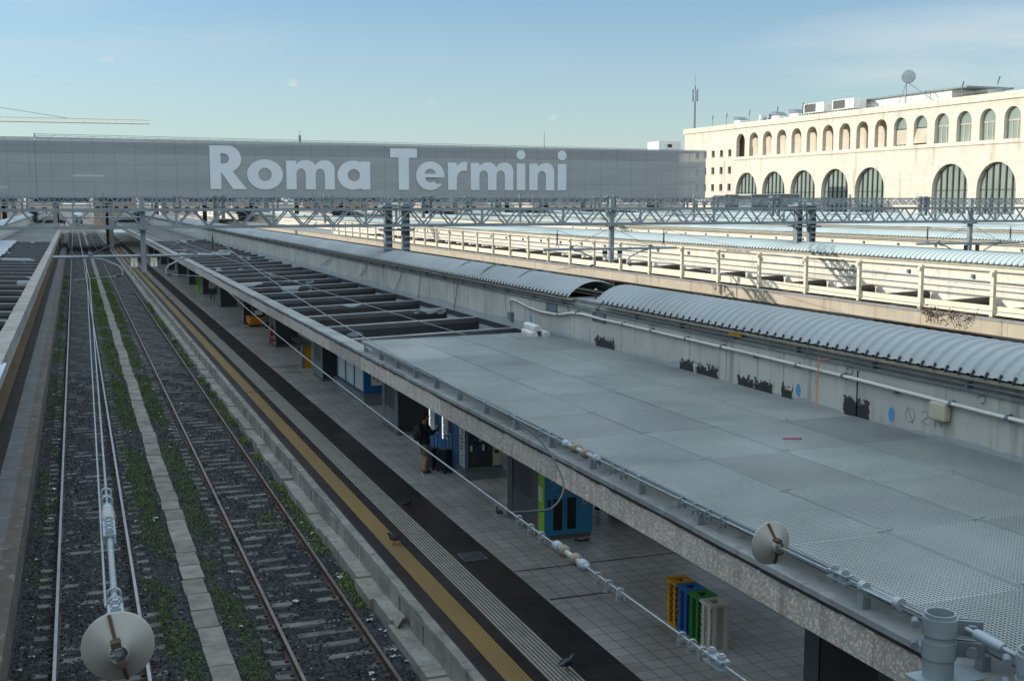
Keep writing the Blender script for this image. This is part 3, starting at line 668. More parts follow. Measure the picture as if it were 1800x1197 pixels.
# --- barrel roofs of ribbed sheet on top of the wall
def barrel(y0, y1, lab, m='vault', pitch=.235, group=None, zf=5.74, xc=11.2, eave=True):
    o = thing('barrel_roof', lab, 'barrel roof', (xc, y0, zf), group)
    b = MB(); corrugated(b, xc-.69, xc+.69, zf, .34, y0, y1, pitch); b.build('ribbed_sheet', m, o)
    for s in (-1, 1): MB().box(*sorted((xc+s*.54, xc+s*.66)), y0, y1, 5.664, zf-.03).build('eave_rail', 'eave', o)
    if eave:
        b = MB(); y = y0+.13
        while y < min(y1, 70): b.bar((xc-.71, y, zf-.03), (xc-.665, y, zf+.06), .02, .02); y += pitch
        b.build('eave_bolts', 'black', o)
    return o
barrel(3.0, 22.75, 'ribbed grey sheet barrel roof on the wall, the nearest one at right')
far_b = barrel(24.5, 300, 'long grey barrel roof running away beyond the gap with red posts')
for y in (28.2, 31.0, 33.2):
    MB().tube([(11.2+.715*sin(g*.095-.95)*1.02, y, 5.74-.36+.73*cos((g*.095-.95))*1.03+.02) for g in range(21)], .018, 5).build('lap_joint', 'steel_dark', far_b)
for i, (x, y) in enumerate(((11.02,24.1),(11.2,23.7),(11.42,23.95),(11.30,23.35),(11.5,23.5))):
    o = MB().tube([(x,y,wz+.05),(x,y,wz+.25)], .022, 8).mat(1).lathe([(.03,.0),(.03,.03)], (x,y,wz+.25), (0,0,1), 8, True).build('capped_post', ['rust', 'white'], loc=(x, y, wz+.05))
    tag(o, 'short rusty post with a white cap in the gap between the barrel roofs', 'post', 'rusty posts in the roof gap')

# --- canopy left of the tracks
cl = thing('platform_canopy', 'ribbed platform canopy at the left edge of the picture, with a stained pale coping', 'platform canopy', (C0-M, 5, PZ))
XL, XLW = -1.60, C0-M+.5
b = MB(); long_strip(b, XL-.36, XL+.02, 4.445, 4.50, 20, YF, .012, .8); b.build('coping', 'conc', cl)
MB().box(XL-.14, XL, 4.4, YF, 4.08, 4.44).build('fascia_panel', 'conc', cl)
MB().box(XLW, XL-.02, YN, YF, 4.02, 4.045).build('soffit', 'white', cl); MB().box(XLW, XL-.02, YN, YF, 4.047, 4.075).build('roof_lining', 'bitumen', cl)
MB().box(XL-.36, XL-.22, 26.4, YF, 4.08, 4.444).build('edge_upstand', 'bitumen', cl)
beams(cl, XL-.36, 4.49, XLW, 4.62, 27.3, 27)
b = MB(); b.box(XLW, XL-.36, 109.2, YF, 4.08, 4.50)
for i in range(133): b.mat(1); b.box(XLW+.1, XL-.4, 109.6+1.42*i, 109.6+1.42*i+.42, 4.50, 4.53)
b.build('roof_deck', ['conc', 'beam_top'], cl)
MB().box(XLW, XL-.37, YN, 26.0, 4.08, 4.47).build('roof_deck', 'membrane', cl)
def flat_sheet(x0, x1, y0, y1, z, pitch):
    b = MB(); n = int((x1-x0)/pitch)
    for i in range(n):
        xa = x0+i*pitch; b.quad((xa,y0,z),(xa+pitch*.55,y0,z),(xa+pitch*.55,y1,z),(xa,y1,z)); b.box(xa+pitch*.6, xa+pitch*.95, y0, y1, z-.02, z+.03)
    return b
flat_sheet(XLW+.02, XL-.05+.25, 4, 25.8, 4.60, .18).build('roof_sheet', 'sheet_blue', cl)
for i in range(27):                                            # inner half closed with pale sheets, stepped edge
    y = 59.6+3.07*i*.6
    if y > 107: break
    b = MB(); x1 = -4.05-.012*(y-59)+rnd.uniform(-.06,.06)
    for q in range(4): b.box(XLW+.05, x1, y+q*.46, y+q*.46+.40, 4.63, 4.67+.008*(q % 2))
    b.build('roof_sheet', 'sheet_blue', cl)
MB().box(XLW-.16, XLW, YN, YF, 4.0, wz).build('upper_wall', 'wall', cl)
MB().box(XLW-1.0, XLW-.84, YN, YF, 4.0, wz).build('upper_wall', 'wall', cl)
MB().box(XLW-6, XLW-1.0, YN, YF, 4.08, 4.5).build('roof_deck', 'membrane', cl)
for k in range(8):
    e = 13.25+12*k; pier(cl, C0-M+.76, C0-M+1.86, e-1.9, e, 4.10, 1)
barrel(30, 300, 'pale barrel roof of the left-hand platform, seen at the left edge', 'sheet_blue', xc=C0-M, eave=False)

# --- sunlit canopies on the next platforms: one is built, the others copied
DZ = .10
cx = C0+M; XS, XSW = cx-5.12, cx-.5
cs = thing('platform_canopy', 'sunlit canopy nearest beyond the grey barrel roof, with cream steel frame standing on it', 'platform canopy', (cx, 5, PZ), 'sunlit platform canopies')
for i in range(83):
    y = 4+3.55*i; MB().box(XS, XS+.14, y, y+3.54, 4.08+DZ, 4.46+DZ).build('fascia_panel', 'fascia_lit', cs)
b = MB(); long_strip(b, XS-.02, XS+.36, 4.465+DZ, 4.51+DZ, wav=.01, step=2.2); b.build('coping', 'conc', cs)
MB().box(XS+.02, XSW, YN, YF, 4.03+DZ, 4.075+DZ).build('soffit', 'bitumen_brown', cs)
for i in range(36):
    b = MB(); beam_mesh(b, XS+.36, XSW-.25, 6.2+3.07*i, 4.51+DZ, 4.66+DZ, .40); b.build('beam', ['rib_brown', 'bitumen_brown'], cs)
MB().box(XS+.36, XSW-.001, 115, YF, 4.08+DZ, 4.52+DZ).build('roof_deck', 'conc', cs)
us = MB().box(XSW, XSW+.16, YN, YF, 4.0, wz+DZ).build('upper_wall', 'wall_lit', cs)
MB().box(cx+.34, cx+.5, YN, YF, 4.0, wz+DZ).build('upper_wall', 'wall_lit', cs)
for z, r in ((5.13,.03),(5.47,.022),(4.86,.018)): MB().tube([(XSW-.06,YN,z+DZ),(XSW-.06,YF,z+DZ)], r, 6).build('wall_pipe', 'steel_dark', us)
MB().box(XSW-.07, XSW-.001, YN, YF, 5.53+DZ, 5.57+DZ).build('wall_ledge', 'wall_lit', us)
for i in range(30): y = 12+3.3*i; MB().box(XSW-.09, XSW-.001, y-.05, y+.05, 5.2+DZ, 5.34+DZ).build('wall_box', 'steel_dark', us)
MB().box(cx+.5, cx+5.0, YN, YF, 4.08+DZ, 4.5+DZ).build('roof_deck', 'conc', cs)
for i in range(9): MB().box(cx-1.9, cx+1.9, 11.35+22*i, 13.25+22*i, PZ, 4.1).build('pier', 'pier', cs)
bs = barrel(3, 260, 'sunlit pale green barrel roof nearest beyond the cream steel frame', 'vault_pale', pitch=.26, group='sunlit barrel roofs', zf=5.74+DZ, xc=cx)
CL = ['second', 'third', 'fourth', 'fifth', 'sixth']
for k in range(2, 7):
    c = copy_tree(cs); c.location.x += M*(k-1); c['label'] = CL[k-2]+' sunlit cream platform canopy counted away from the cream steel frame'
    c = copy_tree(bs); c.location.x += M*(k-1); c['label'] = CL[k-2]+' sunlit pale green barrel roof counted away from the cream steel frame'
# cream steel frame on the first sunlit canopy
fr = thing('steel_frame', 'cream painted steel frame of posts and rails standing along the nearest sunlit canopy edge', 'steel frame', (XS+.55, 5, 4.6))
xf = XS+.55
for i in range(38):
    y = 5.0+3.07*i; b = MB().box(xf-.055, xf-.043, y-.06, y+.06, 4.61, 5.97).box(xf+.043, xf+.055, y-.06, y+.06, 4.61, 5.97).box(xf-.043, xf+.043, y-.008, y+.008, 4.61, 5.97)
    b.build('post', 'cream', fr); MB().box(xf-.12, xf-.06, y-.05, y+.05, 5.78, 5.9).build('cleat', 'cream', fr)
MB().box(xf+.07, xf+.10, 4, 119, 4.66, 4.92).box(xf+.03, xf+.069, 4, 119, 4.66, 4.69).build('bottom_rail', 'cream', fr)
MB().box(xf+.06, xf+.12, 4, 119, 5.93, 5.99).build('top_rail', 'cream', fr)

# ------------------------------------------------------------------ overhead-line gantries
GY = 42.4
def truss(b, x0, x1, y, z0=7.02, z1=7.62, dy=.55):
    for yy in (y, y+dy):
        for z in (z0, z1): b.box(x0, x1, yy-.045, yy+.045, z-.05, z+.05)
    n = max(1, round((x1-x0)/1.13)); p = (x1-x0)/n
    for yy in (y, y+dy):
        for i in range(n):
            xa = x0+i*p; b.bar((xa,yy,z0), (xa+p/2-.03,yy,z1), .05, .055, (0,1,0)); b.bar((xa+p/2+.03,yy,z1), (xa+p,yy,z0), .05, .055, (0,1,0))
    for i in range(0, n+1, 3): b.bar((x0+i*p,y,z0), (x0+i*p,y+dy,z0), .04, .04); b.bar((x0+i*p,y,z1), (x0+min(i+1,n)*p,y+dy,z1), .04, .04); b.box(x0+i*p-.04, x0+i*p+.04, y-.03, y+.03, z0, z1)
def gantry(Y, lab):
    g = thing('gantry', lab, 'gantry', (C0, Y, 7), 'overhead line gantries')
    for k in range(-2, 7):
        xa, xb = C0+M*k, C0+M*(k+1); b = MB(); truss(b, xa+.02, xb-.02, Y); b.build('truss', 'gantry_steel', g)
    for k in range(-1, 7):
        xc = C0+M*k+.1
        for s in (-.34, .34):
            x = xc+s; b = MB(); b.box(x-.13, x-.115, Y+.12, Y+.42, 5.85, 7.85).box(x+.115, x+.13, Y+.12, Y+.42, 5.85, 7.85).box(x-.115, x+.115, Y+.26, Y+.28, 5.85, 7.85)
            for q in range(9): b.box(x-.12, x+.12, Y+.115, Y+.125, 5.9+.22*q, 5.99+.22*q)
            b.build('mast', 'gantry_steel', g); b = MB()
            for z in (6.86, 7.74): b.box(x-.27, x+.27, Y-.1, Y+.66, z-.035, z+.035)
            b.build('clamp_plate', 'steel_dark', g)
    for k in range(0, 7):
        mid = 2.2+M*k-.02*k; y = Y+.27
        d = MB().box(mid-.085, mid+.085, y-.085, y+.085, 5.46, 8.02).build('drop_post', 'gantry_steel', g)
        for z in (7.66, 6.95): MB().box(mid-.15, mid+.15, y-.3, y+.32, z-.03, z+.03).build('clamp_plate', 'steel_dark', d)
        MB().tube([(mid-2.95, y, 6.03), (mid+2.95, y, 6.03)], .05, 8).build('cross_tube', 'steel', d)
        for s in (-1, 1):
            a = MB().tube([(mid+s*1.65,y,5.97),(mid+s*1.35,y,5.93),(mid+s*.85,y,5.70),(mid+s*.74,y,5.58),(mid+s*.72,y,5.38)], .032, 8).tube([(mid+s*.74,y,5.37),(mid+s*2.3,y,5.24)], .014, 6).build('registration_arm', 'steel', d)
            MB().lathe([(.03,0),(.05,.02),(.05,.05),(.03,.07),(.05,.09),(.05,.12),(.03,.14)], (mid+s*.78,y,5.37), (s,0,-.08), 8).build('insulator', 'insul_dark', a)
            b = MB(); x = mid+s*2.36
            b.lathe([(.02,0),(.02,.06)]+[(r, .06+.045*i+o) for i in range(9) for r, o in ((.02,0),(.05,.018),(.02,.036))]+[(.02,.55)], (x,y,6.20), (0,0,1), 8).build('insulator', 'insul_dark', d)
            MB().tube([(x-.09,y,6.0),(x-.03,y,6.22)], .016, 5).tube([(x+.09,y,6.0),(x+.03,y,6.22)], .016, 5).tube([(x,y,6.72),(x,y,6.8)], .015, 5).build('insulator_bracket', 'steel_dark', d)
            MB().tube([(mid+s*.1,y,6.85),(mid+s*1.75,y,6.1)], .010, 5).build('stay_wire', 'steel_dark', d)
            MB().box(mid+s*1.75-.07, mid+s*1.75+.07, y-.05, y+.05, 5.98, 6.16).build('stay_clamp', 'steel_dark', d)
    return g
def plate(parent, x, y, n, top):
    o = MB().box(x-.11, x+.11, y-.006, y+.006, 5.66, 5.82).build('number_plate', 'white', parent)
    MB().box(x-.11, x+.11, y-.006, y+.006, 5.822, 5.96).box(x-.09, x-.07, y-.005, y+.005, 5.96, 6.0).box(x+.07, x+.09, y-.005, y+.005, 5.96, 6.0).build('plate_top', top, o)
    vs, fs = text(n, .15); MB().add([(x+a, y-.0085-c, 5.738+b_) for a, b_, c in vs], fs).build('digit', 'text_dark', o)
g0 = gantry(GY, 'nearest overhead line gantry, its lattice truss crossing the whole picture')
for i, (dy, dz, lab) in enumerate(((57.5, .62, 'second gantry, just behind and above the nearest lattice truss'), (100, .78, 'third gantry, small behind the second lattice truss'), (141, .86, 'farthest gantry, right under the mesh-covered bridge building'))):
    c = copy_tree(g0); c.location.y += dy; c.location.z += dz; c['label'] = lab
for k, n, top in ((0, '2', 'beige'), (1, '3', 'dark')):
    d = [o for o in g0.children if o.name.startswith('drop_post')][k]
    for s in (-1, 1): plate(d, 2.2+M*k-.02*k+s*.33, GY+.16, n, top)
d = [o for o in g0.children if o.name.startswith('drop_post')][2]
for s in (-1, 1): MB().box(2.2+M*2+s*.33-.11, 2.2+M*2+s*.33+.11, GY+.15, GY+.162, 5.66, 5.96).build('number_plate', 'dark', d)

# ------------------------------------------------------------------ wires with their insulators
def curve(a, b, sag, n=60): return [(a[0]+(b[0]-a[0])*i/n, a[1]+(b[1]-a[1])*i/n, a[2]+(b[2]-a[2])*i/n-4*sag*(i/n)*(1-i/n)) for i in range(n+1)]
def at(pl, y):
    for p, q in zip(pl, pl[1:]):
        if min(p[1], q[1]) <= y <= max(p[1], q[1]):
            t = (y-p[1])/(q[1]-p[1]); P = Vector(p).lerp(Vector(q), t); return P, (Vector(p)-Vector(q)).normalized()
def ubolt(b, P, d, r=.028):
    P = Vector(P); a = d.cross(Vector((0,0,1))).normalized(); u = a.cross(d)
    b.tube([P+(a*cos(t*.4)*r*1.3+u*sin(t*.4)*r*1.3) for t in range(-1, 10)], .010, 6)
    for s in (-1, 1): b.tube([P+a*s*r*1.25, P+a*s*r*1.25-u*.075], .010, 6); b.lathe([(.018,0),(.018,.02)], P+a*s*r*1.25-u*.055, -u, 6, True)
    b.bar(P+a*r*1.6-u*.03, P-a*r*1.6-u*.03, .045, .018, u)
def plate_clamp(parent, P, d, L=.26):
    a = d.cross(Vector((0,0,1))).normalized(); u = a.cross(d); b = MB()
    for s in (-1, 1): b.bar(P-d*L/2+u*s*.028, P+d*L/2+u*s*.028, .085, .014, u)
    for s in (-1, 1): b.lathe([(.020,-.075),(.020,.075)], P+d*s*L*.28, u, 8, True); b.lathe([(.032,.036),(.032,.062)], P+d*s*L*.28, u, 6, True); b.lathe([(.032,-.062),(.032,-.036)], P+d*s*L*.28, u, 6, True)
    b.build('link_plate', 'steel', parent)
def rod_insulator(parent, P, d, L=.75, m='insul'):
    P = Vector(P); b = MB(); b.lathe([(.030,-L/2),(.030,L/2)], P, d, 10, True)
    b.build('insulator_rod', 'disc', parent)
    for k in (-.11, .11): MB().lathe([(.03,-.05),(.05,-.04),(.060,-.015),(.060,.02),(.05,.04),(.03,.05)], P+d*k*1.25, d, 14).build('insulator', m, parent)
    for s in (-1, 1): MB().lathe([(.030,-.07),(.05,-.06),(.052,.03),(.034,.07)], P+d*s*L/2, d, 12, True).ball(P+d*s*(L/2+.06), .035).build('end_fitting', 'steel', parent)
def cone_disc(parent, P, d, R=.185):
    P = Vector(P); d = Vector(d)
    o = MB().lathe([(.045,-.075),(.052,-.07),(.056,-.03),(R*.98,.055),(R,.062),(R,.07),(R*.97,.068),(.05,-.01),(.045,-.075)], P, d, 36).build('guard_cone', 'disc', parent)
    a = d.cross(Vector((0,0,1))).normalized(); u = a.cross(d); a2 = (u*.97+a*-.22).normalized(); s2 = d.cross(a2)
    for s in (-1, 1):
        b = MB(); b.bar(P+a2*s*.06-d*.028, P+a2*s*(R*.97)+d*.048, .018, .020, d); b.bar(P+a2*s*.055-d*.09, P+a2*s*.055-d*.02, .05, .03, a2); b.build('seam_strap', 'rust', o)
    return o
jb = {}
def wire(name, lab, pl, r=.0105): 
    t = thing(name, lab, 'overhead wire', tuple(pl[-1])); MB().tube(pl, r, 7).build('cable', 'cable', t); return t
# A: left track, ends at a large cone close to the viewer
pa = curve((.40,GY+.27,5.24), (.12,6.1,5.60), .06)
tA = wire('overhead_wire', 'overhead wire above the left track ending in a large pale cone, bottom left', pa)
P, d = at(pa, 6.15); cone_disc(tA, P, d, .184); pl2 = [P-d*.05, P+d*2.9]; MB().tube(pl2, .02, 8).build('anchor_rod', 'cable', tA)
MB().tube([P+Vector((-.005,.3,-.03)), P+Vector((-.02,.55,-.035))], .04, 10).build('sleeve', 'disc', tA)
for y in (6.72,): P, d = at(pa, y); plate_clamp(tA, P, d, .20)
for y in (6.95, 7.12, 9.6, 9.9): P, d = at(pa, y); b = MB(); ubolt(b, P, d); b.build('clamp', 'steel', tA)
P, d = at(pa, 8.5); plate_clamp(tA, P, d, .22); P, d = at(pa, 8.72); plate_clamp(tA, P, d, .2)
P, d = at(pa, 9.05); MB().lathe([(.03,-.12),(.05,-.1),(.052,.1),(.03,.12)], P, d, 12, True).build('sleeve', 'disc', tA); P2, d = at(pa, 9.3); MB().ball(P2, .045, .07, .045).build('end_fitting', 'steel', tA)
pa2 = curve((.30,GY+.27,6.10), (.075,6.9,5.585), .22)
wire('overhead_wire', 'thin second wire running beside the one with the large cone, bottom left', pa2, .008)
# B: sags along the canopy edge to the first tube post
E1 = (5.70, 6.62, 4.90); pb = curve((4.55,GY+.27,6.72), E1, .42)
tB = wire('overhead_wire', 'sagging canopy-edge wire with brown insulators and a pale cone, ending at a tube post', pb)
P, d = at(pb, 8.52); cone_disc(tB, P, d, .195); P, d = at(pb, 7.62); plate_clamp(tB, P, d, .24)
for y in (9.35, 9.6, 9.85, 10.1, 11.35, 11.6, 12.0, 13.1, 13.6): P, d = at(pb, y); b = MB(); ubolt(b, P, d); b.build('clamp', 'steel_dark', tB)
P, d = at(pb, 12.45); rod_insulator(tB, P, d, .8)
y = 7.28
for y0, y1 in ((7.30, 6.90),):
    A, d = at(pb, y0); B, _ = at(pb, y1); s = d.cross(Vector((0,0,1))).normalized()*.035
    MB().tube([A+s, B+s], .012, 6).tube([A-s, B-s], .012, 6).lathe([(.05,0),(.05,.06)], A, d, 8, True).lathe([(.05,0),(.05,.06)], B, d, 8, True).build('turnbuckle', 'steel', tB)
# C: over the platform, three clamp groups
E3 = (4.155, 5.3, 4.66); pc = curve((4.56,GY+.27,5.22), E3, .24)
tC = wire('overhead_wire', 'long wire passing over the platform and bins with white fittings and brown insulators', pc)
for y in (7.2, 7.36, 7.52, 8.62, 8.85, 9.08, 10.45, 10.75, 11.1): P, d = at(pc, y); b = MB(); ubolt(b, P, d, .022); b.build('clamp', 'cable', tC)
P, d = at(pc, 9.72); rod_insulator(tC, P, d, .62); P, d = at(pc, 7.0); plate_clamp(tC, P, d, .24)
P, d = at(pc, 5.80); cone_disc(tC, P, d, .185)
# jumper between B and C
A, _ = at(pb, 14.7); B, _ = at(pc, 11.35); b = MB(); K_ = [Vector(A), Vector((5.40,13.6,4.93)), Vector((5.24,12.6,4.84)), Vector((5.04,11.85,4.70)), Vector((4.74,11.45,4.60)), Vector((4.46,11.32,4.62)), Vector(B)]; J_ = []
for q in range(len(K_)-1):
    p0, p1, p2, p3 = K_[max(q-1,0)], K_[q], K_[q+1], K_[min(q+2,len(K_)-1)]
    for u in range(5): v = u/5; J_.append(.5*((2*p1)+(p2-p0)*v+(2*p0-5*p1+4*p2-p3)*v*v+(3*p1-p0-3*p2+p3)*v**3))
b.tube(J_+[Vector(B)], .012, 6); tag(b.build('jumper_cable', 'black_cable', loc=tuple(A)), 'dark cable hanging in a loop from the canopy edge wire to the lower wire', 'cable')
# D: thin stay from the gantry to the roof, E: registration, others
wire('stay_wire', 'thin pale wire from the gantry crossing the open ribs down to the grating roof', curve((2.45,GY+.3,6.95), (8.55,26.1,4.78), .12), .008)
wire('stay_wire', 'thin pale wire dropping from the middle gantry arm across the open roof ribs', curve((4.52,GY+.3,6.05), (2.6,99.7,6.7), .3), .010)
for x, lab in ((.40, 'contact wire over the left track beyond the nearest gantry'), (4.55, 'contact wire over the right track beyond the nearest gantry')):
    wire('overhead_wire', lab, curve((x,GY+.27,5.24), (x-.3,99.9,5.84), .1)+curve((x-.3,99.9,5.84), (x-.4,157,6.0), .1, 20), .011)
    wire('overhead_wire', 'upper '+lab, curve((x,GY+.27,6.78), (x-.2,99.9,7.4), .5)+curve((x-.2,99.9,7.4), (x-.2,157,7.6), .5, 20), .010)
for k in (1, 2, 3):
    for s in (-1, 1):
        x = 2.2+M*k+s*2.36; t = wire('overhead_wire', ('wire over the sunlit tracks, %s of the %s hanging post from the left') % (('left' if s < 0 else 'right'), ('second', 'third', 'fourth')[k-1]), curve((x,99.9,7.3), (x,GY+.27,6.78), .5, 30)+curve((x,GY+.27,6.78), (x+s*.5,12,5.9), .6, 30)[1:], .010)
        P = Vector((x+s*.12, 36, 6.2))
# ------------------------------------------------------------------ tube posts beside the near canopy
def tube_post(loc, lab):
    x, y = loc; zt = 4.98; t = thing('tube_post', lab, 'tube post', (x, y, PZ), 'tube posts clamped to the canopy edge')
    MB().lathe([(.108,0),(.108,zt-PZ),(.096,zt-PZ),(.096,zt-PZ-.5)], (x,y,PZ), (0,0,1), 32).build('tube', 'steel', t)
    for z in (zt-.16, zt-.33): MB().lathe([(.109,0),(.121,.002),(.121,.128),(.109,.13)], (x,y,z), (0,0,1), 32).build('collar', 'steel', t)
    for z in (zt-.1, zt-.26):
        b = MB().bar((x+.09,y-.06,z), (x+.24,y-.16,z), .03, .11); b.bar((x+.13,y-.0,z), (x+.26,y-.10,z), .03, .10)
        b.lathe([(.03,-.05),(.03,.05)], (x+.18,y-.12,z), (.6,.8,0), 8, True); b.lathe([(.045,-.075),(.045,-.045)], (x+.18,y-.12,z), (.6,.8,0), 6, True)
        b.build('lug', 'steel_dark', t); MB().lathe([(.03,-.05),(.03,.05)], (x-.12,y+.12,z), (.6,.8,0), 8, True).build('bolt', 'steel_dark', t)
    o = MB().box(x-.19, x+.34, y-.165, y-.152, 4.30, 4.49).box(x-.19, x+.34, y-.15, y+.13, 4.491, 4.503).build('bracket', 'steel', t)
    MB().lathe([(.022,0),(.022,.03)], (x-.09,y-.165,4.40), (0,-1,0), 6, True).lathe([(.022,0),(.022,.03)], (x+.22,y-.165,4.40), (0,-1,0), 6, True).build('bolt', 'steel_dark', o)
    return t
tube_post((5.70, 6.49), 'open-topped steel tube post with collars at the end of the sagging canopy wire')
tube_post((5.80, 5.70), 'second open-topped steel tube post, cut by the right edge of the picture')
A = Vector((5.80, 6.34, 4.90)); B = Vector((5.80, 5.86, 4.88)); b = MB().tube([A, A.lerp(B,.2)], .016, 8).lathe([(.036,0),(.04,.02),(.04,.24),(.03,.26)], A.lerp(B,.2), B-A, 12, True).tube([A.lerp(B,.7), B], .016, 8)
tag(b.build('turnbuckle', 'steel', loc=tuple(A)), 'short fat turnbuckle rod linking the two tube posts', 'turnbuckle')

# ------------------------------------------------------------------ small things on the near roof
for (x, y, z, L, a, lab) in ((10.05,25.75,4.80,.85,.12,'white concrete block lying nearest the open ribs on the grating'), (10.33,25.6,4.80,.75,.1,'white concrete block beside the wall on the grating, right one of the pair below'), (10.16,25.85,4.935,.95,.12,'white concrete block lying on top of the two others')):
    b = MB(); b.prism([(-L/2,-.09,-.065),(-L/2,.09,-.065),(-L/2,.09,.03),(-L/2,.06,.065),(-L/2,-.06,.065),(-L/2,-.09,.03)], (L,0,0)); o = b.build('concrete_block', 'concrete_block', loc=(0,0,0), bevel=.012); o.location = (x, y, z); o.rotation_euler = (0,0,1.35+a); tag(o, lab, 'block', 'white blocks on the grating')
o = MB().tube([(0,0,0),(.07,-.03,.01),(.14,-.05,.005),(.2,-.1,.012),(.27,-.11,.006)], [.012,.02,.016,.02,.010], 6).mat(1).cbox((.29,-.12,.008), .05, .035, .02).build('pink_scrap', ['pink', 'black'], loc=(0,0,0)); o.location = (8.72, 13.06, 4.765); o.scale = (.75, .75, .75); tag(o, 'crumpled pink plastic scrap with a dark end on the grating roof', 'scrap')
o = MB().tube([(10.58,14.92,5.5),(10.56,14.93,5.25),(10.5,14.86,5.0),(10.46,14.78,4.78)], .011, 6).tube([(10.66,15.05,5.60),(10.58,14.92,5.5),(10.62,14.7,5.55)], .007, 5).build('orange_cord', 'rope', loc=(10.6,14.9,4.8)); tag(o, 'pale orange cord hanging from the wall pipe to the grating', 'cord')
def shrub(loc, n, h, lab):
    b = MB(); x, y, z = loc
    for i in range(n):
        a = rnd.uniform(0, 6.28); p = Vector((x+rnd.uniform(-.3,.2), y+rnd.uniform(-.9,.9), z)); pts = [p]
        for q in range(5): p = p+Vector((rnd.uniform(-.12,.06), rnd.uniform(-.12,.12), h/5*rnd.uniform(.5,1.2))); pts.append(p)
        b.tube(pts, [.012,.01,.009,.007,.005,.003], 4)
        for q in range(3, 6):
            for e in range(5): s = .05; c = pts[q]+Vector((rnd.gauss(0,.06),rnd.gauss(0,.06),rnd.gauss(0,.06))); b.quad(c, c+Vector((s,0,.02)), c+Vector((s*.6,s,.03)), c+Vector((-.01,s,0)))
    tag(b.build('dry_shrub', 'twig', loc=loc), lab, 'shrub')
shrub((XS-.05, 27.6, 4.3), 12, .45, 'dry leafless shrub growing on the sunlit canopy edge')

# ------------------------------------------------------------------ bridge building with the lettering
BY = 200.0  # bridge, letters and roof masts scaled down about the camera from a farther placing
XE0, XB0, XB1 = -38.5, -5.4, 114.5                             # left end, step in the roofline, right end
br = thing('bridge_building', 'long grey mesh-covered building spanning the tracks with big pale lettering', 'building', (45, BY, 9))
def ztop(x): return 18.50-(x+5.4)*.0066
b = MB()
def screen(x0, x1, z0, za, zb): b.prism([(x0,BY,z0),(x1,BY,z0),(x1,BY,zb),(x0,BY,za)], (0,.05,0))
screen(XE0, XB0-.04, 8.75, 18.02, 18.02); screen(XB0, XB1, 8.75, ztop(XB0)-.46, ztop(XB1)-.08)
b.build('mesh_screen', 'screen', br)
b = MB()
for i in range(48):
    x = XE0+3.18*i
    if x < XB1: b.box(x-.05, x+.05, BY+.06, BY+.16, 8.74, (17.98 if x < XB0 else ztop(x)-.45))
for z in (8.83, 11.65, 14.6): b.box(XE0, XB1-.1, BY+.17, BY+.27, z-.06, z+.06)
b.build('screen_frame', 'steel_dark', br)
b = MB()
for i in range(60):
    xa, xb = XB0+2*i, XB0+2*i+2; b.bar((xa, BY+.3, ztop(xa)-.62), (xb, BY+.3, ztop(xb)-.62), .1, .1); b.bar((xa, BY+.3, ztop(xa)-.62), (xa+1, BY+.3, ztop(xa)-.12), .05, .05)
b.bar((XB0,BY+.2,ztop(XB0)), (XB1,BY+.2,ztop(XB1)), .10, .08); b.bar((XB0,BY+.2,ztop(XB0)-.25), (XB1,BY+.2,ztop(XB1)-.25), .08, .07); b.box(XB0-.1,XB0+.1,BY,BY+.5,18.0,18.6)
b.build('parapet_rail', 'steel', br)
b = MB()
for z in (8.95, 11.75, 14.6): b.box(XE0, 113, BY+.5, BY+30, z-.3, z)
b.box(XE0, 113, BY+.5, BY+30, 17.3, 17.5); b.build('floor_slab', 'conc', br)
b = MB(); b.box(XE0, 113, BY+12, BY+12.3, 8.96, 11.4).box(XE0, 113, BY+12, BY+12.3, 11.76, 14.29).box(XE0, 113, BY+8, BY+8.3, 14.61, 17.2); b.build('inner_wall', 'steel_dark', br)
for i in range(16):
    x = XE0+2+8.4*i; MB().box(XE0+3.18*(3*i+1)-.1, XE0+3.18*(3*i+1)+.1, BY+.7, BY+.9, 14.62, 17.29).build('post', 'white', br) if XE0+3.18*(3*i+1) < 112 else None
    if x < 112: MB().box(x-.35, x+.35, BY+1.3, BY+2.0, -.5, 8.64).build('column', 'conc', br); MB().box(x-.12, x+.12, BY+1.3, BY+1.5, 8.96, 17.29).build('post', 'conc', br); MB().box(x-.35, x+.35, BY+20, BY+20.7, -.5, 8.64).build('column', 'conc', br)
MB().box(XE0, XB1-.1, BY-.02, BY+1.0, 8.60, 8.74).build('bottom_edge', 'steel', br)
x = XE0; q = 0
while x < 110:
    L = rnd.uniform(4, 11); MB().box(x, min(x+L, 112), BY+.6, BY+3.5, 7.7+rnd.uniform(0,.2), 8.59).build('under_shade_box', 'dark', br); x += L+rnd.uniform(1.2, 3.2)  # dark boxes added to stand in for the shade below the bridge
def window_lights(x0, x1, z): MB().box(x0, x1, BY+11.9, BY+11.99, z, z+.22).build('lit_strip', 'led_dim', br)
for x0, x1, z in ((-17,-11,14.95),(-10,-5.5,14.9),(-14,-11.5,12.5),(-13.5,-10.2,10.2),(0,5,12.2),(33,35,15.1),(44,46,15.1),(62,63.2,15.1),(80,84,15.1),(70,71,11.2)): window_lights(x0, x1, z)
XH = 4.92; CH = 7.15
def L_o(w): return [arc(w/2, XH/2, w/2, XH/2+.05, 0, 360, 44)[:-1], arc(w/2, XH/2, w*.185, w*.185, 0, 360, 30)[:-1]]
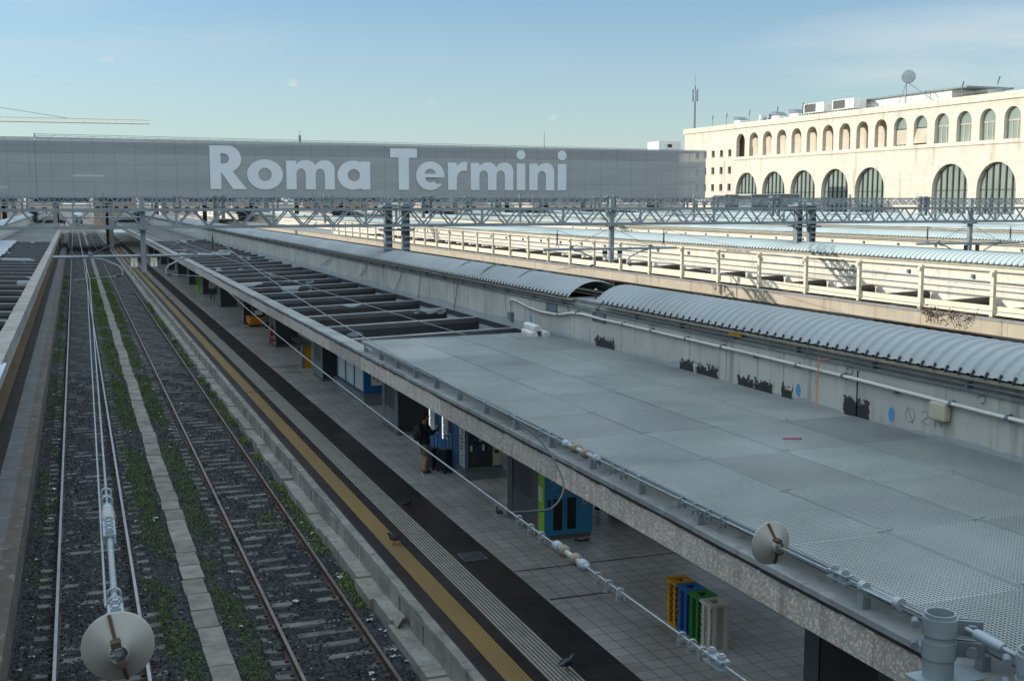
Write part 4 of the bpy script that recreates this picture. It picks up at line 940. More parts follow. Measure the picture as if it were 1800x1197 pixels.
def L_a(w):
    st_ = 1.62; rx = (w-.2)/2; xs_ = w-st_; k = math.degrees(math.acos((xs_-rx)/rx))
    return [[(w,XH-.08),(w,0),(xs_,0)]+[(rx+rx*cos(radians(a)), XH/2+(XH/2+.03)*sin(radians(a))) for a in [-k-(360-2*k)*i/40 for i in range(41)]]+[(xs_,XH-.08)], arc(rx+.08, XH/2, w*.185, w*.185, 0, 360, 30)[:-1]]
def humps(w, n, st_):
    gap = (w-st_*(n+1))/n; lp = [(0,0),(0,XH-.12),(st_,XH-.12),(st_,XH-.70)]
    for i in range(n):
        x0 = st_+i*(gap+st_); xe = x0+gap+st_; r = 1.55
        lp += [(x0+.22*gap, XH-.36), (x0+.55*gap, XH-.08), (x0+.95*gap, XH+.04)]
        if i < n-1: lp += [(xe-1.05, XH-.02), (xe-.65, XH-.20), (xe-.30, XH-.48), (xe-.04, XH-.82)]
        else: lp += arc(xe-r, XH-1.6, r, 1.64, 85, 0, 12)
    lp += [(w,0)]
    for i in range(n-1, -1, -1):
        x0 = st_+i*(gap+st_); r = gap/2; lp += [(x0+gap,0)]+arc(x0+r, XH-1.46-r*1.1, r, r*1.15, 0, 180, 14)+[(x0,0)]
    return [lp]
def L_e(w):
    cx_, cy_ = w/2, XH/2; out = arc(cx_, cy_, w/2, XH/2+.05, -7, 327, 48); ri = w*.175
    inn = [(cx_+w*.20, out[-1][1])]+arc(cx_, cy_-.29, ri, ri*.95, -48, -180, 14)
    return [out+inn+[(cx_-ri, out[0][1])], [(cx_-w*.19, cy_+.36)]+arc(cx_, cy_+.36, w*.19, w*.165, 180, 0, 16)[1:]]
def L_r(w): return [[(0,0),(0,XH-.12),(1.62,XH-.12),(1.62,XH-.8),(2.05,XH-.3),(2.6,XH),(w,XH+.04),(w,XH-1.5),(2.6,XH-1.52),(2.0,XH-1.95),(1.7,XH-2.6),(1.62,0)]]
def L_i(w): return [[(0,0),(w,0),(w,XH-.12),(0,XH-.12)], arc(w/2, XH+1.42, w*.52, w*.52, 0, 360, 26)[:-1]]
def L_T(w): return [[(w/2-.93,0),(w/2+.93,0),(w/2+.93,CH-1.58),(w,CH-1.58),(w,CH),(0,CH),(0,CH-1.58),(w/2-.93,CH-1.58)]]
def L_R(w): return [[(0,0),(1.78,0),(1.78,2.8),(3.7,0),(w,0),(3.72,2.9)]+arc(2.95, 5.0, 2.15, 2.15, -66, 90, 20)+[(0,CH)], [(1.76,4.2),(1.76,5.85)]+arc(2.3, 5.025, .82, .825, 90, -90, 14)]
for ch, x0, x1, fn in (('R',21.28,27.2,L_R),('o',27.3,33.27,L_o),('m',33.83,42.1,lambda w_: humps(w_,2,1.72)),('a',42.6,48.33,L_a),('T',51.92,56.76,L_T),('e',56.56,61.78,L_e),('r',62.42,66.03,L_r),('m',66.67,74.82,lambda w_: humps(w_,2,1.66)),('i',75.47,77.14,L_i),('n',77.92,82.85,lambda w_: humps(w_,1,1.66)),('i',83.52,85.25,L_i)):
    vs, fs = shape(fn(x1-x0), .04); MB().add([(x0+x, BY-.05-z, 9.98+y) for x, y, z in vs], fs).build('letter', 'letter', br)
for x, h, lab in ((36.8,1.8,'short dark lattice mast standing on the bridge building above the lettering'), (82.1,3.0,'thin whip mast on the roof of the bridge building, right of the lettering')):
    z = ztop(x); b = MB().tube([(x,BY+3,z-.8),(x,BY+3,z+h)], [.08,.03], 6)
    if h < 2: b.box(x-.2, x+.2, BY+2.9, BY+3.1, z-.2, z+h*.55)
    tag(b.build('roof_mast', 'steel_dark', loc=(x,BY+3,z)), lab, 'mast')
b = MB().box(111.6, 116.6, 214, 219, -.5, 20.1).mat(1).box(113.6, 114.6, 213.95, 214, 18.9, 19.5); tag(b.build('stair_tower', ['white', 'dark'], loc=(114,216,-.5)), 'white stair tower rising just behind the right end of the bridge building', 'tower')

# ------------------------------------------------------------------ stone building with two rows of arches
FX = 145.0; TH = .85
st = thing('arcade_building', 'long sunlit stone building with small arches above large arched windows', 'building', (FX, 200, 0))
up = [237.5-5.6*i for i in range(-0, 30)]; up = [y for y in up if y > 80]
lo = [234.7-11.17*i for i in range(14) if i != 5]
loops = [[(264,-.5),(60,-.5),(60,24.75),(264,24.75)]]
for y in up: loops.append([(y+1.83,18.25),(y-1.83,18.25)]+arc(y, 21.67, -1.83, 1.83, 0, 180, 16))
for y in lo: loops.append([(y+4.5,3.5),(y-4.5,3.5)]+arc(y, 10.05, -4.5, 4.5, 0, 180, 28))
WN = [(y, z) for y in (257.5, 253.7, 249.85, 246.0, 242.2) for z in (19.3, 15.3, 11.3, 7.3)]
for y, z in WN: loops.append([(y+.72,z-.8),(y-.72,z-.8),(y-.72,z+.8),(y+.72,z+.8)])
vs, fs = shape(loops, TH); MB().add([(FX+z, x, y) for x, y, z in vs], fs).build('facade', 'travertine', st)
MB().box(FX-.30, FX+TH, 59, 264.4, 24.76, 25.8).build('cornice', 'travertine', st)
MB().box(FX-.22, FX-.001, 60, 240.6, 17.55, 17.95).build('string_course', 'travertine', st)
MB().box(FX+TH+.01, FX+22, 60, 264, -.5, 17.9).build('lower_storeys', 'reveal', st)
MB().box(FX+TH+.01, FX+22, 263.2, 264, 17.91, 24.7).box(FX+3.0, FX+22, 60, 263.19, 17.91, 24.7).box(FX-.2, FX+22, 60, 264.2, 25.801, 25.95).build('upper_storey', 'travertine', st)
MB().box(FX+TH+.01, FX+2.99, 60, 263.19, 24.3, 24.74).build('loggia_ceiling', 'reveal', st)
# glazing: the last arches of the upper row are windows, the first ten an open loggia
for i, y in enumerate(up):
    if i < 10:
        MB().box(FX+2.93, FX+2.989, y-.5, y+.5, 17.92, 20.6).build('loggia_door', 'dark', st)
        continue
    wp = MB().box(FX+.72, FX+.84, y-1.83, y+1.83, 18.25, 23.5).build('window', 'win_green', st)
    b = MB(); b.box(FX+.64, FX+.719, y-1.83, y+1.83, 21.2, 21.42)
    for q in (-.62, .62): b.box(FX+.64, FX+.719, y+q-.09, y+q+.09, 18.25, 21.2)
    b.build('frame', 'mullion' if i < 12 else 'reveal', wp)
    if i in (10, 11):
        d = 0 if i == 10 else .6; MB().prism([(FX+.56,y-1.8,21.2),(FX+.60,y-1.8,21.2),(FX+.60-d,y-1.8,18.5),(FX+.56-d,y-1.8,18.5)], (0,3.6,0)).build('blind', 'reveal', wp)
for y in lo:
    wp = MB().prism([(FX+TH-.04,y+4.5,3.5),(FX+TH-.04,y-4.5,3.5)]+[(FX+TH-.04,a,c) for a, c in arc(y, 10.05, -4.5, 4.5, 0, 180, 28)], (.03,0,0)).build('window', 'win_green', st)
    b = MB()
    for q in (-3.0,-1.5,0,1.5,3.0): b.box(FX+.62, FX+.80, y+q-.14, y+q+.14, 3.5, 10.05+sqrt(max(0,4.4**2-q*q)))
    b.box(FX+.7, FX+.79, y-4.4, y+4.4, 9.9, 9.98); b.build('mullion', 'mullion', wp)
for y, z in WN: w_ = MB().box(FX+.42, FX+.5, y-.72, y+.72, z-.8, z+.8).build('window', 'dark', st); MB().box(FX-.12, FX-.001, y-.85, y+.85, z-.95, z-.801).build('sill', 'travertine', w_)
# plant and masts on its roof
b = MB().box(151, 160, 175, 206, 25.96, 28.2).mat(1).box(150.3, 161, 170.5, 207, 28.201, 28.5); b.mat(0).box(156, 160, 171.5, 174.9, 25.96, 28.2); o = b.build('roof_hut', ['white', 'steel_dark'], loc=(155,190,25.96)); tag(o, 'long low white hut with a flat dark roof on top of the stone building', 'roof hut')
for y, lab in ((211.5,'boxy white cooling unit with slatted front on the stone building roof, left of the pair'), (201.5,'boxy white cooling unit with slatted front on the stone building roof, right of the pair')):
    t = thing('cooling_unit', lab, 'cooling unit', (148, y, 25.96), 'cooling units on the stone building'); MB().box(146.6, 149.6, y-3.6, y+3.6, 26.5, 28.5).build('case', 'white', t)
    b = MB()
    for i in range(9): b.box(146.52, 146.59, y-.7+.44*i, y-.38+.44*i, 26.7, 28.35)
    b.build('slats', 'stone_dark', t); b = MB()
    for i in range(8): b.box(146.7, 146.9, y-3.5+i, y-3.35+i, 25.96, 26.5)
    b.build('legs', 'steel', t)
t = thing('satellite_dish', 'round grey drum antenna on a braced pole above the stone building roof', 'satellite dish', (147, 182.6, 25.96)); MB().tube([(147,182.8,25.96),(147,182.8,31.8)], .13, 8).tube([(147,182.7,30.2),(150,177.5,25.96)], .08, 6).tube([(147,182.9,29.8),(147.5,185.5,25.96)], .06, 6).build('pole', 'steel', t); MB().lathe([(0,0),(1.18,.02),(1.24,.1),(1.24,.75),(1.15,.85),(0,.9)], (146.6,181.6,31.0), (-.75,-.66,0), 28).build('drum', 'steel', t)
t = thing('aerial_mast', 'tall mast with panel antennas at the far left corner of the stone building roof', 'antenna mast', (146, 261, 25.96)); MB().tube([(146,261,25.96),(146,261,36.5)], [.28,.2], 8).tube([(146,261,36.4),(146,261,39.5)], [.06,.03], 5).build('pole', 'steel_dark', t)
for k in range(3): a = 2.1*k; MB().cbox((146+.65*cos(a), 261+.65*sin(a), 34.2), .32, .32, 3.0).build('panel_antenna', 'steel', t)
for i, y in enumerate((252.5, 246.0, 236.0, 224.5, 214.9, 206.3+.0, 199.0+.0, 167.0, 158.5)):
    if 4 < i < 7: continue
    x = 146.2; lab = ('%s slim rooftop floodlight pole on the stone building, counted from its far left end') % ('first','second','third','fourth','fifth','','','sixth','seventh')[i]
    tag(MB().tube([(x,y,25.96),(x,y,27.7)], .06, 5).tube([(x,y,27.7),(x-.3,y-.75,28.7)], .12, 5).build('floodlight_pole', 'steel_dark', loc=(x,y,25.96)), lab, 'floodlight pole', 'floodlight poles on the stone building')
for y, s, lab in ((242.5, 1.3, 'tilted dark hatch with its lid up on the stone building roof'), (226.5, 1.5, 'low white rooftop air handler box with a sloped dark top, left one'), (219.3, 1.6, 'tall hooded grey rooftop vent between low white machines')):
    b = MB().box(147, 149.4, y-s, y+s, 25.96, 26.9).mat(1).prism([(146.9,y-s,26.95),(146.9,y+s,26.95),(146.9,y+s*1.2,27.2+s*.5),(146.9,y+s*.1,27.0+s*.5)], (2.4,0,0)); tag(b.build('roof_vent', ['white', 'steel_dark'], loc=(148,y,25.96)), lab, 'roof vent')
for i in range(9):
    y = 214.5-.85*i if i < 5 else 233-1.1*(i-5)
    if i in (3, 7): continue
    tag(MB().box(147.2, 149, y-.34, y+.34, 25.96, 26.8+.35*(i % 3)).box(147.0, 147.2, y-.2, y+.2, 26.2, 26.6).build('roof_machine', 'white' if i % 2 else 'steel', loc=(148,y,25.96)), 'small boxy machine in the low cluster on the stone building roof', 'roof machine', 'small machines on the stone building roof')
b = MB().tube([(145.2,60,26.55),(145.2,200,26.55)], .035, 5)
for i in range(70): b.tube([(145.2,61+2*i,25.8),(145.2,61+2*i,26.55)], .025, 4)
tag(b.build('roof_railing', 'steel', loc=(145.2,130,25.9)), 'thin rooftop railing along the cornice of the stone building', 'railing')
for y, x0, lab in ((222, 137, 'grey cabin in front of the second large arch of the stone building'), (210, 137, 'grey cabin in front of the third large arch of the stone building'), (233, 137, 'grey cabin in front of the first large arch of the stone building')):
    b = MB().box(x0, x0+4, y-2.6, y+2.6, -.5, 9.4).mat(1)
    for q in range(5): b.box(x0-.05, x0, y-2.3+q, y-1.5+q, 8.3, 9.1)
    b.mat(2).box(x0-.1, x0+4.1, y-2.7, y+2.7, 9.401, 9.55); tag(b.build('cabin', ['steel_dark', 'glass_dark', 'white'], loc=(x0+2,y,-.5)), lab, 'cabin')

# ------------------------------------------------------------------ buildings out of the frame that shade the near tracks, and the city behind
def block(name, lab, x0, x1, y0, y1, z1, m, wx=None):
    t = thing(name, lab, 'building', ((x0+x1)/2, (y0+y1)/2, -.5)); MB().box(x0, x1, y0, y1, -.5, z1).build('wall', m, t); MB().box(x0-.4, x1+.4, y0-.4, y1+.4, z1+.001, z1+.9).build('roof', 'conc', t)
    if wx is not None:
        for r in range(int(z1//4)):
            b = MB(); i = y0+3
            while i < y1-3: b.box(min(wx, wx), wx+.12 if wx >= x1 else wx-.001, i, i+1.6, 2+4*r, 4+4*r); i += 5
            b.build('window_row', 'glass_dark', t)
    return t
block('wing_building', 'tall stone wing left of the tracks, outside the picture', -78, -56, -30, 420, 26.3, 'travertine', -56.0)
hb = thing('station_hall', 'station hall behind the viewpoint, outside the picture', 'building', (0, -14, -.5))
MB().box(-78, 110, -34, -2.0, -.5, 6.2).box(-78, 110, -34, -14.0, 6.2, 13.5).build('wall', 'travertine', hb)
MB().box(-78, 110, -34, -13.0, 13.501, 14.2).build('roof', 'conc', hb)
for i in range(30): MB().box(-77+6.3*i, -71.2+6.3*i, -14.0, -13.9, 7.2, 13.0).build('window', 'glass_dark', hb)
cols = ['pale', 'sand-coloured', 'tan', 'cream', 'ochre', 'beige', 'buff', 'stone-coloured', 'straw-coloured', 'off-white']
for i, (x0, x1, y, z) in enumerate(((-34,-16,395,13),(-12,-3,340,12),(6,20,420,13),(24,44,360,12.5),(47,58,380,13),(64,84,350,12),(88,104,400,13),(108,128,370,12),(-60,-38,420,13),(130,150,330,14))):
    t = thing('city_building', '%s town house glimpsed below the bridge building, far behind' % cols[i], 'building', ((x0+x1)/2, y, -.5), 'houses beyond the bridge')
    MB().box(x0, x1, y, y+16, -.5, z).build('wall', ('city', 'city2')[i % 3 == 2], t); b = MB()
    for q in range(int((x1-x0)/3)): b.box(x0+.8+3*q, x0+2.1+3*q, y-.08, y-.001, 8.7, 10.4); b.box(x0+.8+3*q, x0+2.1+3*q, y-.08, y-.001, 4.7, 6.4)
    b.build('window_row', 'dark', t)
# train standing far down the left track and tower crane
t = thing('train', 'tiny far blue and white train at the very end of the tracks', 'train', (1.2, 430, 0))
MB().prism([(-.2,430.5,.3),(2.6,430.5,.3),(2.7,430.3,2.2),(2.5,431.4,3.7),(-.1,431.4,3.7),(-.3,430.3,2.2)], (0,50,0)).build('body', 'train_grey', t); MB().prism([(0,430.24,2.2),(2.4,430.24,2.2),(2.25,431.25,3.35),(.15,431.25,3.35)], (0,-.02,0)).build('windscreen', 'glass_dark', t)
MB().box(-.1, 2.5, 430.15, 430.28, .5, 1.6).build('nose_panel', 'train_blue', t)
t = thing('tower_crane', 'thin jib of a tower crane above the left end of the bridge building', 'crane', (-45, 300, 0))
b = MB(); xe = 18.0; x0 = -72
for y, z in ((299.4,26.3),(300.6,26.3),(300,27.5)): b.tube([(x0,y,z),(xe,y,z+.35 if z < 27 else z+.05)], .09, 4)
x = x0
while x < xe-1.5: b.bar((x,299.4,26.3), (x+.9,300,27.5), .07, .07); b.bar((x+.9,300,27.5), (x+1.8,299.4,26.3), .07, .07); x += 1.8
b.build('jib', 'cream', t); b = MB()
for sx in (-1, 1):
    for sy in (-1, 1): b.box(-45+sx*.9-.1, -45+sx*.9+.1, 300+sy*.9-.1, 300+sy*.9+.1, -.5, 34)
for z in range(0, 34, 2): b.bar((-45.9,299.1,z), (-44.1,299.1,z+2), .08, .08); b.bar((-44.1,300.9,z), (-45.9,300.9,z+2), .08, .08)
b.build('tower', 'cream', t); MB().tube([(-45,300,34),(0,300,27.5)], .05, 4).tube([(-45,300,34),(-70,300,27.5)], .05, 4).build('tie_bar', 'steel_dark', t)

# ------------------------------------------------------------------ things on the platform
def rtag(o, lab, cat, grp=None): return tag(o, lab, cat, grp)
# green and blue machine in front of the near pier
t = thing('drinks_dispenser', 'blue and green water dispenser cabinet in front of the nearest platform pier', 'dispenser', (9.9, 23.25, PZ))
x0, x1, y0, y1, z1 = 9.32, 10.48, 22.95, 23.55, 2.55
MB().box(x0+.01, x1-.01, y0+.01, y1, PZ+.10, z1).build('cabinet', 'blue', t); MB().box(x0+.04, x1-.04, y0+.04, y1, PZ, PZ+.099).build('plinth', 'stone_dark', t)
MB().box(x0-.004, x0+.009, y0+.02, y1, PZ+.10, z1).build('green_side', 'green', t)
for xa in (9.53, 9.86): MB().box(xa, xa+.20, y0-.004, y0+.009, PZ+.22, PZ+.92).build('dispensing_bay', 'glass_dark', t)
MB().box(9.41, 9.45, y0-.02, y0+.009, PZ+.72, PZ+.92).build('handle', 'black', t)
b = MB(); b.box(9.72, 9.88, y0-.003, y0+.009, PZ+1.02, PZ+1.28); b.build('notice', 'steelpanel', t); MB().box(10.22, 10.32, y0-.004, y0+.009, PZ+.74, PZ+.86).mat(1).box(10.24, 10.30, y0-.006, y0-.004, PZ+.78, PZ+.81).build('coin_slot', ['beige', 'black'], t)
b = MB()
for i, (L, q) in enumerate(((.30,0),(.36,0),(.33,.02),(.38,0),(.28,.04),(.34,.01))): b.box(x0-.006, x0-.0045, y0+.12+q, y0+.12+q+L, PZ+1.12-.055*i, PZ+1.145-.055*i)
b.tube([(x0-.006,y0+.42+.07*sin(i*.9),PZ+1.45+.04*i) for i in range(9)], .008, 4).tube([(x0-.006,y0+.22+.05*cos(i*.9),PZ+1.45+.045*i) for i in range(8)], .007, 4); b.build('print', 'text_white', t)
b = MB().tube([(9.52+.08*sin(i*1.1),y0-.001,PZ+1.15+.035*i) for i in range(10)], .005, 4).tube([(9.62+.05*cos(i*1.3),y0-.001,PZ+1.18+.03*i) for i in range(9)], .005, 4); b.box(9.7,10.0,y0-.002,y0+.009,PZ+1.38,PZ+1.40); b.build('print', 'kiosk_glass', t)
MB().box(x0-.008, x0-.0065, y0+.2, y0+.5, PZ+.36, PZ+.42).build('print', 'orange', t)
tag(MB().tube([(9.98,22.8,PZ+.02),(10.02,22.66,PZ+.02),(10.2,22.64,PZ+.02),(10.26,22.76,PZ+.025)], .022, 6).build('cable_cover', 'black', loc=(10.1,22.7,PZ)), 'short black cable hoop on the floor beside the blue and green dispenser', 'cable')
# pair of vending machines by the man
t = thing('vending_machine', 'glass-fronted snack machine facing the viewer on a metal step, beige coin panel at right', 'vending machine', (10, 29.4, PZ))
MB().box(9.50, 10.52, 29.02, 29.9, PZ+.26, 2.45).build('cabinet', 'blue2', t); MB().box(9.42, 10.60, 28.86, 29.9, PZ, PZ+.18).box(9.50, 10.52, 28.98, 29.9, PZ+.181, PZ+.259).build('step', 'steelpanel', t)
g = MB().box(9.56, 10.24, 28.985, 29.019, PZ+.30, 2.40).build('door', 'machine_glass', t); MB().box(9.525, 9.559, 28.975, 29.019, PZ+.28, 2.42).box(9.559, 10.3, 28.975, 29.019, PZ+.27, PZ+.299).build('door_frame', 'steelpanel', t)
b = MB()
for r in range(4):
    for q in range(7): b.mat((r+q) % 4); b.box(9.62+.085*q, 9.68+.085*q, 28.975, 28.984, PZ+.75+.26*r, PZ+.75+.26*r+rnd.uniform(.10,.18))
b.build('snack_row', ['kiosk_glass', 'suit2', 'blue2', 'train_blue'], g)
MB().box(10.26, 10.50, 28.97, 29.019, PZ+.32, 2.40).build('coin_panel', 'beige', t); MB().box(10.31, 10.42, 28.962, 28.969, PZ+.66, PZ+.74).build('coin_slot', 'black', t); MB().box(10.10, 10.24, 28.96, 28.974, PZ+1.05, PZ+1.35).build('keypad', 'black', t)
MB().box(9.485, 9.499, 29.05, 29.5, PZ+.3, 2.4).build('side_strip', 'kiosk_glass', t)
b = MB()
for i in range(16): zz = PZ+.4+.09*i; b.box(9.481, 9.484, 29.15+rnd.uniform(0,.1), 29.25+rnd.uniform(0,.15), zz, zz+rnd.uniform(.02,.06))
b.build('print', 'text_dark', t)
for i, (ya, lab) in enumerate(((29.95, 'blue vending machine with a lit strip and pink posters, nearer the snack machine'), (31.25, 'blue vending machine with a lit strip beside the standing man, farther of two'))):
    t = thing('vending_machine', lab, 'vending machine', (10, ya+.6, PZ)); yb = ya+1.25
    MB().box(9.52, 10.5, ya, yb, PZ+.12, 2.5).build('cabinet', 'blue2', t); MB().box(9.56, 10.5, ya+.02, yb-.02, PZ, PZ+.119).build('plinth', 'stone_dark', t)
    MB().box(9.505, 9.519, ya+.30, ya+.62, PZ+.3, 2.45).build('side_panel', 'blue', t); MB().box(9.50, 9.519, ya+.36, ya+.56, PZ+1.0, PZ+1.45).build('keypad', 'black', t)
    MB().box(9.505, 9.519, ya+.66, ya+1.12, PZ+.75, 2.45).build('display', 'kiosk_glass' if i else 'train_grey', t)
    MB().box(9.496, 9.519, ya+1.14, ya+1.17, PZ+.7, 2.45).build('light_strip', 'led', t); b = MB()
    for q in range(5): b.ball((9.50, ya+1.06, PZ+.85+.25*q), .012)
    b.build('light_dots', 'led', t)
tag(MB().box(10.78, 10.80, 28.5, 28.52, PZ, 2.2).box(10.70, 10.88, 28.46, 28.6, PZ+.30, PZ+.36).build('thin_stand', 'black', loc=(10.79,28.5,PZ)), 'thin dark stand right of the snack machine', 'stand')
# display kiosk with pale glass
t = thing('information_kiosk', 'pale glass display kiosk with a blue end panel on a wide metal plinth', 'kiosk', (10, 43.3, PZ)); ya, yb = 41.05, 45.6
MB().box(9.62, 10.62, ya+.01, yb, PZ+.42, 3.1).build('body', 'blue2', t); MB().box(9.46, 10.75, ya-.12, yb+.15, PZ+.36, PZ+.415).box(9.56, 10.68, ya-.04, yb+.08, PZ, PZ+.359).build('plinth', 'steelpanel', t)
for i in range(3): y = ya+.12+1.5*i; MB().box(9.595, 9.619, y+.06, y+1.40, PZ+.48, 3.05).build('glass_panel', 'kiosk_glass', t)
b = MB()
for y in (ya+.02, ya+1.56, ya+3.06, yb-.06): b.box(9.57, 9.618, y, y+.09, PZ+.42, 3.1)
b.build('frame', 'blue', t)
b = MB(); b.box(9.85, 10.5, ya-.006, ya+.009, PZ+.72, PZ+1.16); b.mat(1)
for q in ((9.93,.92,9.99,1.04),(10.05,.84,10.09,1.10),(10.05,1.06,10.22,1.10),(10.28,.86,10.32,1.04),(10.28,1.0,10.42,1.04),(10.38,.86,10.42,1.0),(10.12,.86,10.24,.89)): b.box(q[0], q[2], ya-.009, ya-.0065, PZ+q[1], PZ+q[3])
b.build('map_panel', ['kiosk_glass', 'red'], t); MB().box(9.75, 10.55, ya-.006, ya+.009, PZ+1.32, PZ+1.40).build('slot', 'text_dark', t)
# bins
def bin_(y, m, lab, paper=False):
    t = thing('recycling_bin', lab, 'bin', (0,0,0), 'mesh recycling bins in a row'); W = .34; H = .80
    b = MB()
    for sx in (-1, 1):
        b.box(sx*.10-.035, sx*.10+.035, -W/2-.001, -W/2+.012, .03, H-.04); b.box(sx*.10-.035, sx*.10+.035, W/2-.012, W/2+.001, .03, H-.04)
    for sy in (-1, 1): b.box(-W/2-.001, -W/2+.012, sy*.10-.03, sy*.10+.03, .03, H-.04); b.box(W/2-.012, W/2+.001, sy*.10-.03, sy*.10+.03, .03, H-.04)
    b.build('uprights', m, t); b = MB()
    for r in range(13):                                         # open wire mesh in diamonds
        z = .05+r*.055
        for face in range(4):
            n = 6
            for i in range(n):
                u0 = -W/2+W*i/n; u1 = u0+W/n; za, zb = (z, z+.030) if (i+r) % 2 else (z+.030, z)
                P = [(u0,-W/2,za),(u1,-W/2,zb)] if face == 0 else [(u0,W/2,za),(u1,W/2,zb)] if face == 1 else [(-W/2,u0,za),(-W/2,u1,zb)] if face == 2 else [(W/2,u0,za),(W/2,u1,zb)]
                b.bar(P[0], P[1], .008, .010)
    b.build('mesh_sides', m, t); h = .09
    b = MB(); b.box(-W/2-.02, W/2+.02, -W/2-.02, -h, H-.045, H); b.box(-W/2-.02, W/2+.02, h, W/2+.02, H-.045, H); b.box(-W/2-.02, -h, -h, h, H-.045, H); b.box(h, W/2+.02, -h, h, H-.045, H); b.build('rim_lid', m, t)
    MB().box(-W/2, W/2, -W/2, W/2, 0, .03).build('base', m, t); MB().box(-.125, .125, -.125, .125, .03, H-.10).build('liner_bag', 'paper' if paper else ('black'), t)
    MB().box(-.085,.085,-.085,.085,H-.10,H-.07).build('rubbish', 'beige', t); t.location = (9.67, y, PZ)
    return t
for y, m, lab, pp in ((17.50,'yellow','yellow mesh recycling bin, farthest in the row of four',0),(17.10,'bin_blue','blue mesh recycling bin beside the yellow one',0),(16.70,'bin_green','green mesh recycling bin between the blue and white ones',0),(16.30,'bin_white','white mesh recycling bin with a pale liner, nearest in the row',1)): bin_(y, m, lab, pp)

# ---- people
def skinned(name, J, E, m, parent, root, sub=2):
    names = list(J); me = bpy.data.meshes.new(name); me.from_pydata([J[k][0] for k in names], [(names.index(a), names.index(c)) for a, c in E], [])
    ob = bpy.data.objects.new(name, me); C.objects.link(ob); md = ob.modifiers.new('skin', 'SKIN'); md.use_smooth_shade = True
    sv = me.skin_vertices[0].data
    for i, k in enumerate(names): r = J[k][1]; sv[i].radius = r if isinstance(r, tuple) else (r, r); sv[i].use_root = (k == root)
    s = ob.modifiers.new('sub', 'SUBSURF'); s.levels = sub; s.render_levels = sub
    dg = bpy.context.evaluated_depsgraph_get(); dg.update(); new = bpy.data.meshes.new_from_object(ob.evaluated_get(dg)); new.name = name
    bpy.data.objects.remove(ob); new.materials.clear(); new.materials.append(MT[m]); o = bpy.data.objects.new(name, new); C.objects.link(o)
    if parent: o.parent = parent
    return o
def person(lab, loc, rot, tops, legs, bare_legs=False, phone=False, cap='hair', S=.96):
    """faces +Y before turning; arms raised to a phone or hanging"""
    t = thing('person', lab, 'person', (0,0,0)); J = {}; E_ = []
    def j(n, p, r, par=None):
        J[n] = (p, r)
        if par: E_.append((par, n))
    j('pelvis', (0,0,.95), (.14,.10)); j('waist', (0,.0,1.08), (.135,.095), 'pelvis'); j('chest', (0,.0,1.30), (.16,.105), 'waist'); j('neckb', (0,-.005,1.46), (.06,.06), 'chest'); j('neck', (0,.015,1.52), .052, 'neckb')
    hd = .03 if phone else .015
    j('chin', (0,hd+.03,1.575), (.062,.07), 'neck'); j('face', (0,hd+.025,1.64), (.074,.092), 'chin'); j('crown', (0,hd+.005,1.715), (.066,.082), 'face'); j('nose', (0,hd+.125,1.625), .012, 'face')
    for s, n in ((-1,'l'), (1,'r')):
        j('ear'+n, (s*.082,hd+.01,1.63), .014, 'face')
        st = .04 if s < 0 else -.03
        j('hip'+n, (s*.09,0,.88), .092, 'pelvis'); j('knee'+n, (s*.10,.02+st*.4,.49), .058, 'hip'+n); j('calf'+n, (s*.10,-.01+st,.32), .055, 'knee'+n); j('ankle'+n, (s*.105,-.02+st,.09), .036, 'calf'+n); j('toe'+n, (s*.12,.13+st,.035), .032, 'ankle'+n)
        j('sh'+n, (s*.19,-.005,1.40), .062, 'chest')
        if phone: el, wr = (s*.225,.10,1.16), (s*.07 if s > 0 else -.06,.32,1.24 if s > 0 else 1.20)
        else: el, wr = (s*.235,-.03,1.13), (s*.235,.05,.90)
        j('el'+n, el, .045, 'sh'+n); j('wr'+n, wr, .028, 'el'+n)
        d = (Vector(wr)-Vector(el)).normalized(); ax = Vector((1,0,0)) if abs(d.x) < .7 else Vector((0,1,0)); sd = d.cross(ax).normalized() if not phone else Vector((.25,-.1,1)).normalized(); up_ = d.cross(sd).normalized()
        pm = Vector(wr)+d*.07; j('palm'+n, tuple(pm), (.036,.020), 'wr'+n)
        for q in range(4):
            o_ = sd*(.027-.018*q); L = (.055,.065,.06,.045)[q]; k1 = pm+o_+d*.03; k2 = k1+d*L*.55+up_*.012*s; k3 = k2+d*L*.3+up_*.03*s
            j('f%d%s' % (q, n), tuple(k1), .0095, 'palm'+n); j('g%d%s' % (q, n), tuple(k2), .0085, 'f%d%s' % (q, n)); j('h%d%s' % (q, n), tuple(k3), .0075, 'g%d%s' % (q, n))
        th = Vector(wr)+d*.03+sd*.035; j('t0'+n, tuple(th), .012, 'palm'+n); j('t1'+n, tuple(th+d*.03+sd*.015), .009, 't0'+n)
    body = skinned('body', J, E_, 'skin', t, 'pelvis')
    # jacket / shirt follows torso and arms, trousers follow the legs
    JJ = {k: (J[k][0], tuple(x*f for x in (J[k][1] if isinstance(J[k][1], tuple) else (J[k][1],)*2))) for k, f in (('pelvis',1.3),('waist',1.36),('chest',1.24),('neckb',1.35),('shl',1.36),('shr',1.36),('ell',1.45),('elr',1.45))}
    for n in 'lr': w_ = Vector(J['el'+n][0]).lerp(Vector(J['wr'+n][0]), .88); JJ['cuff'+n] = (tuple(w_), (.042,.042))
    JJ['pelvis'] = ((0,0,.95), (.205,.165)); JJ['hem'] = ((0,0,.80), (.205,.168))
    skinned('jacket', JJ, [('hem','pelvis'),('pelvis','waist'),('waist','chest'),('chest','neckb'),('chest','shl'),('chest','shr'),('shl','ell'),('shr','elr'),('ell','cuffl'),('elr','cuffr')], tops, t, 'chest')
    LJ = {'p': ((0,0,.93), (.19,.15)), 'w': ((0,0,1.03), (.18,.14))}; LE = [('p','w')]
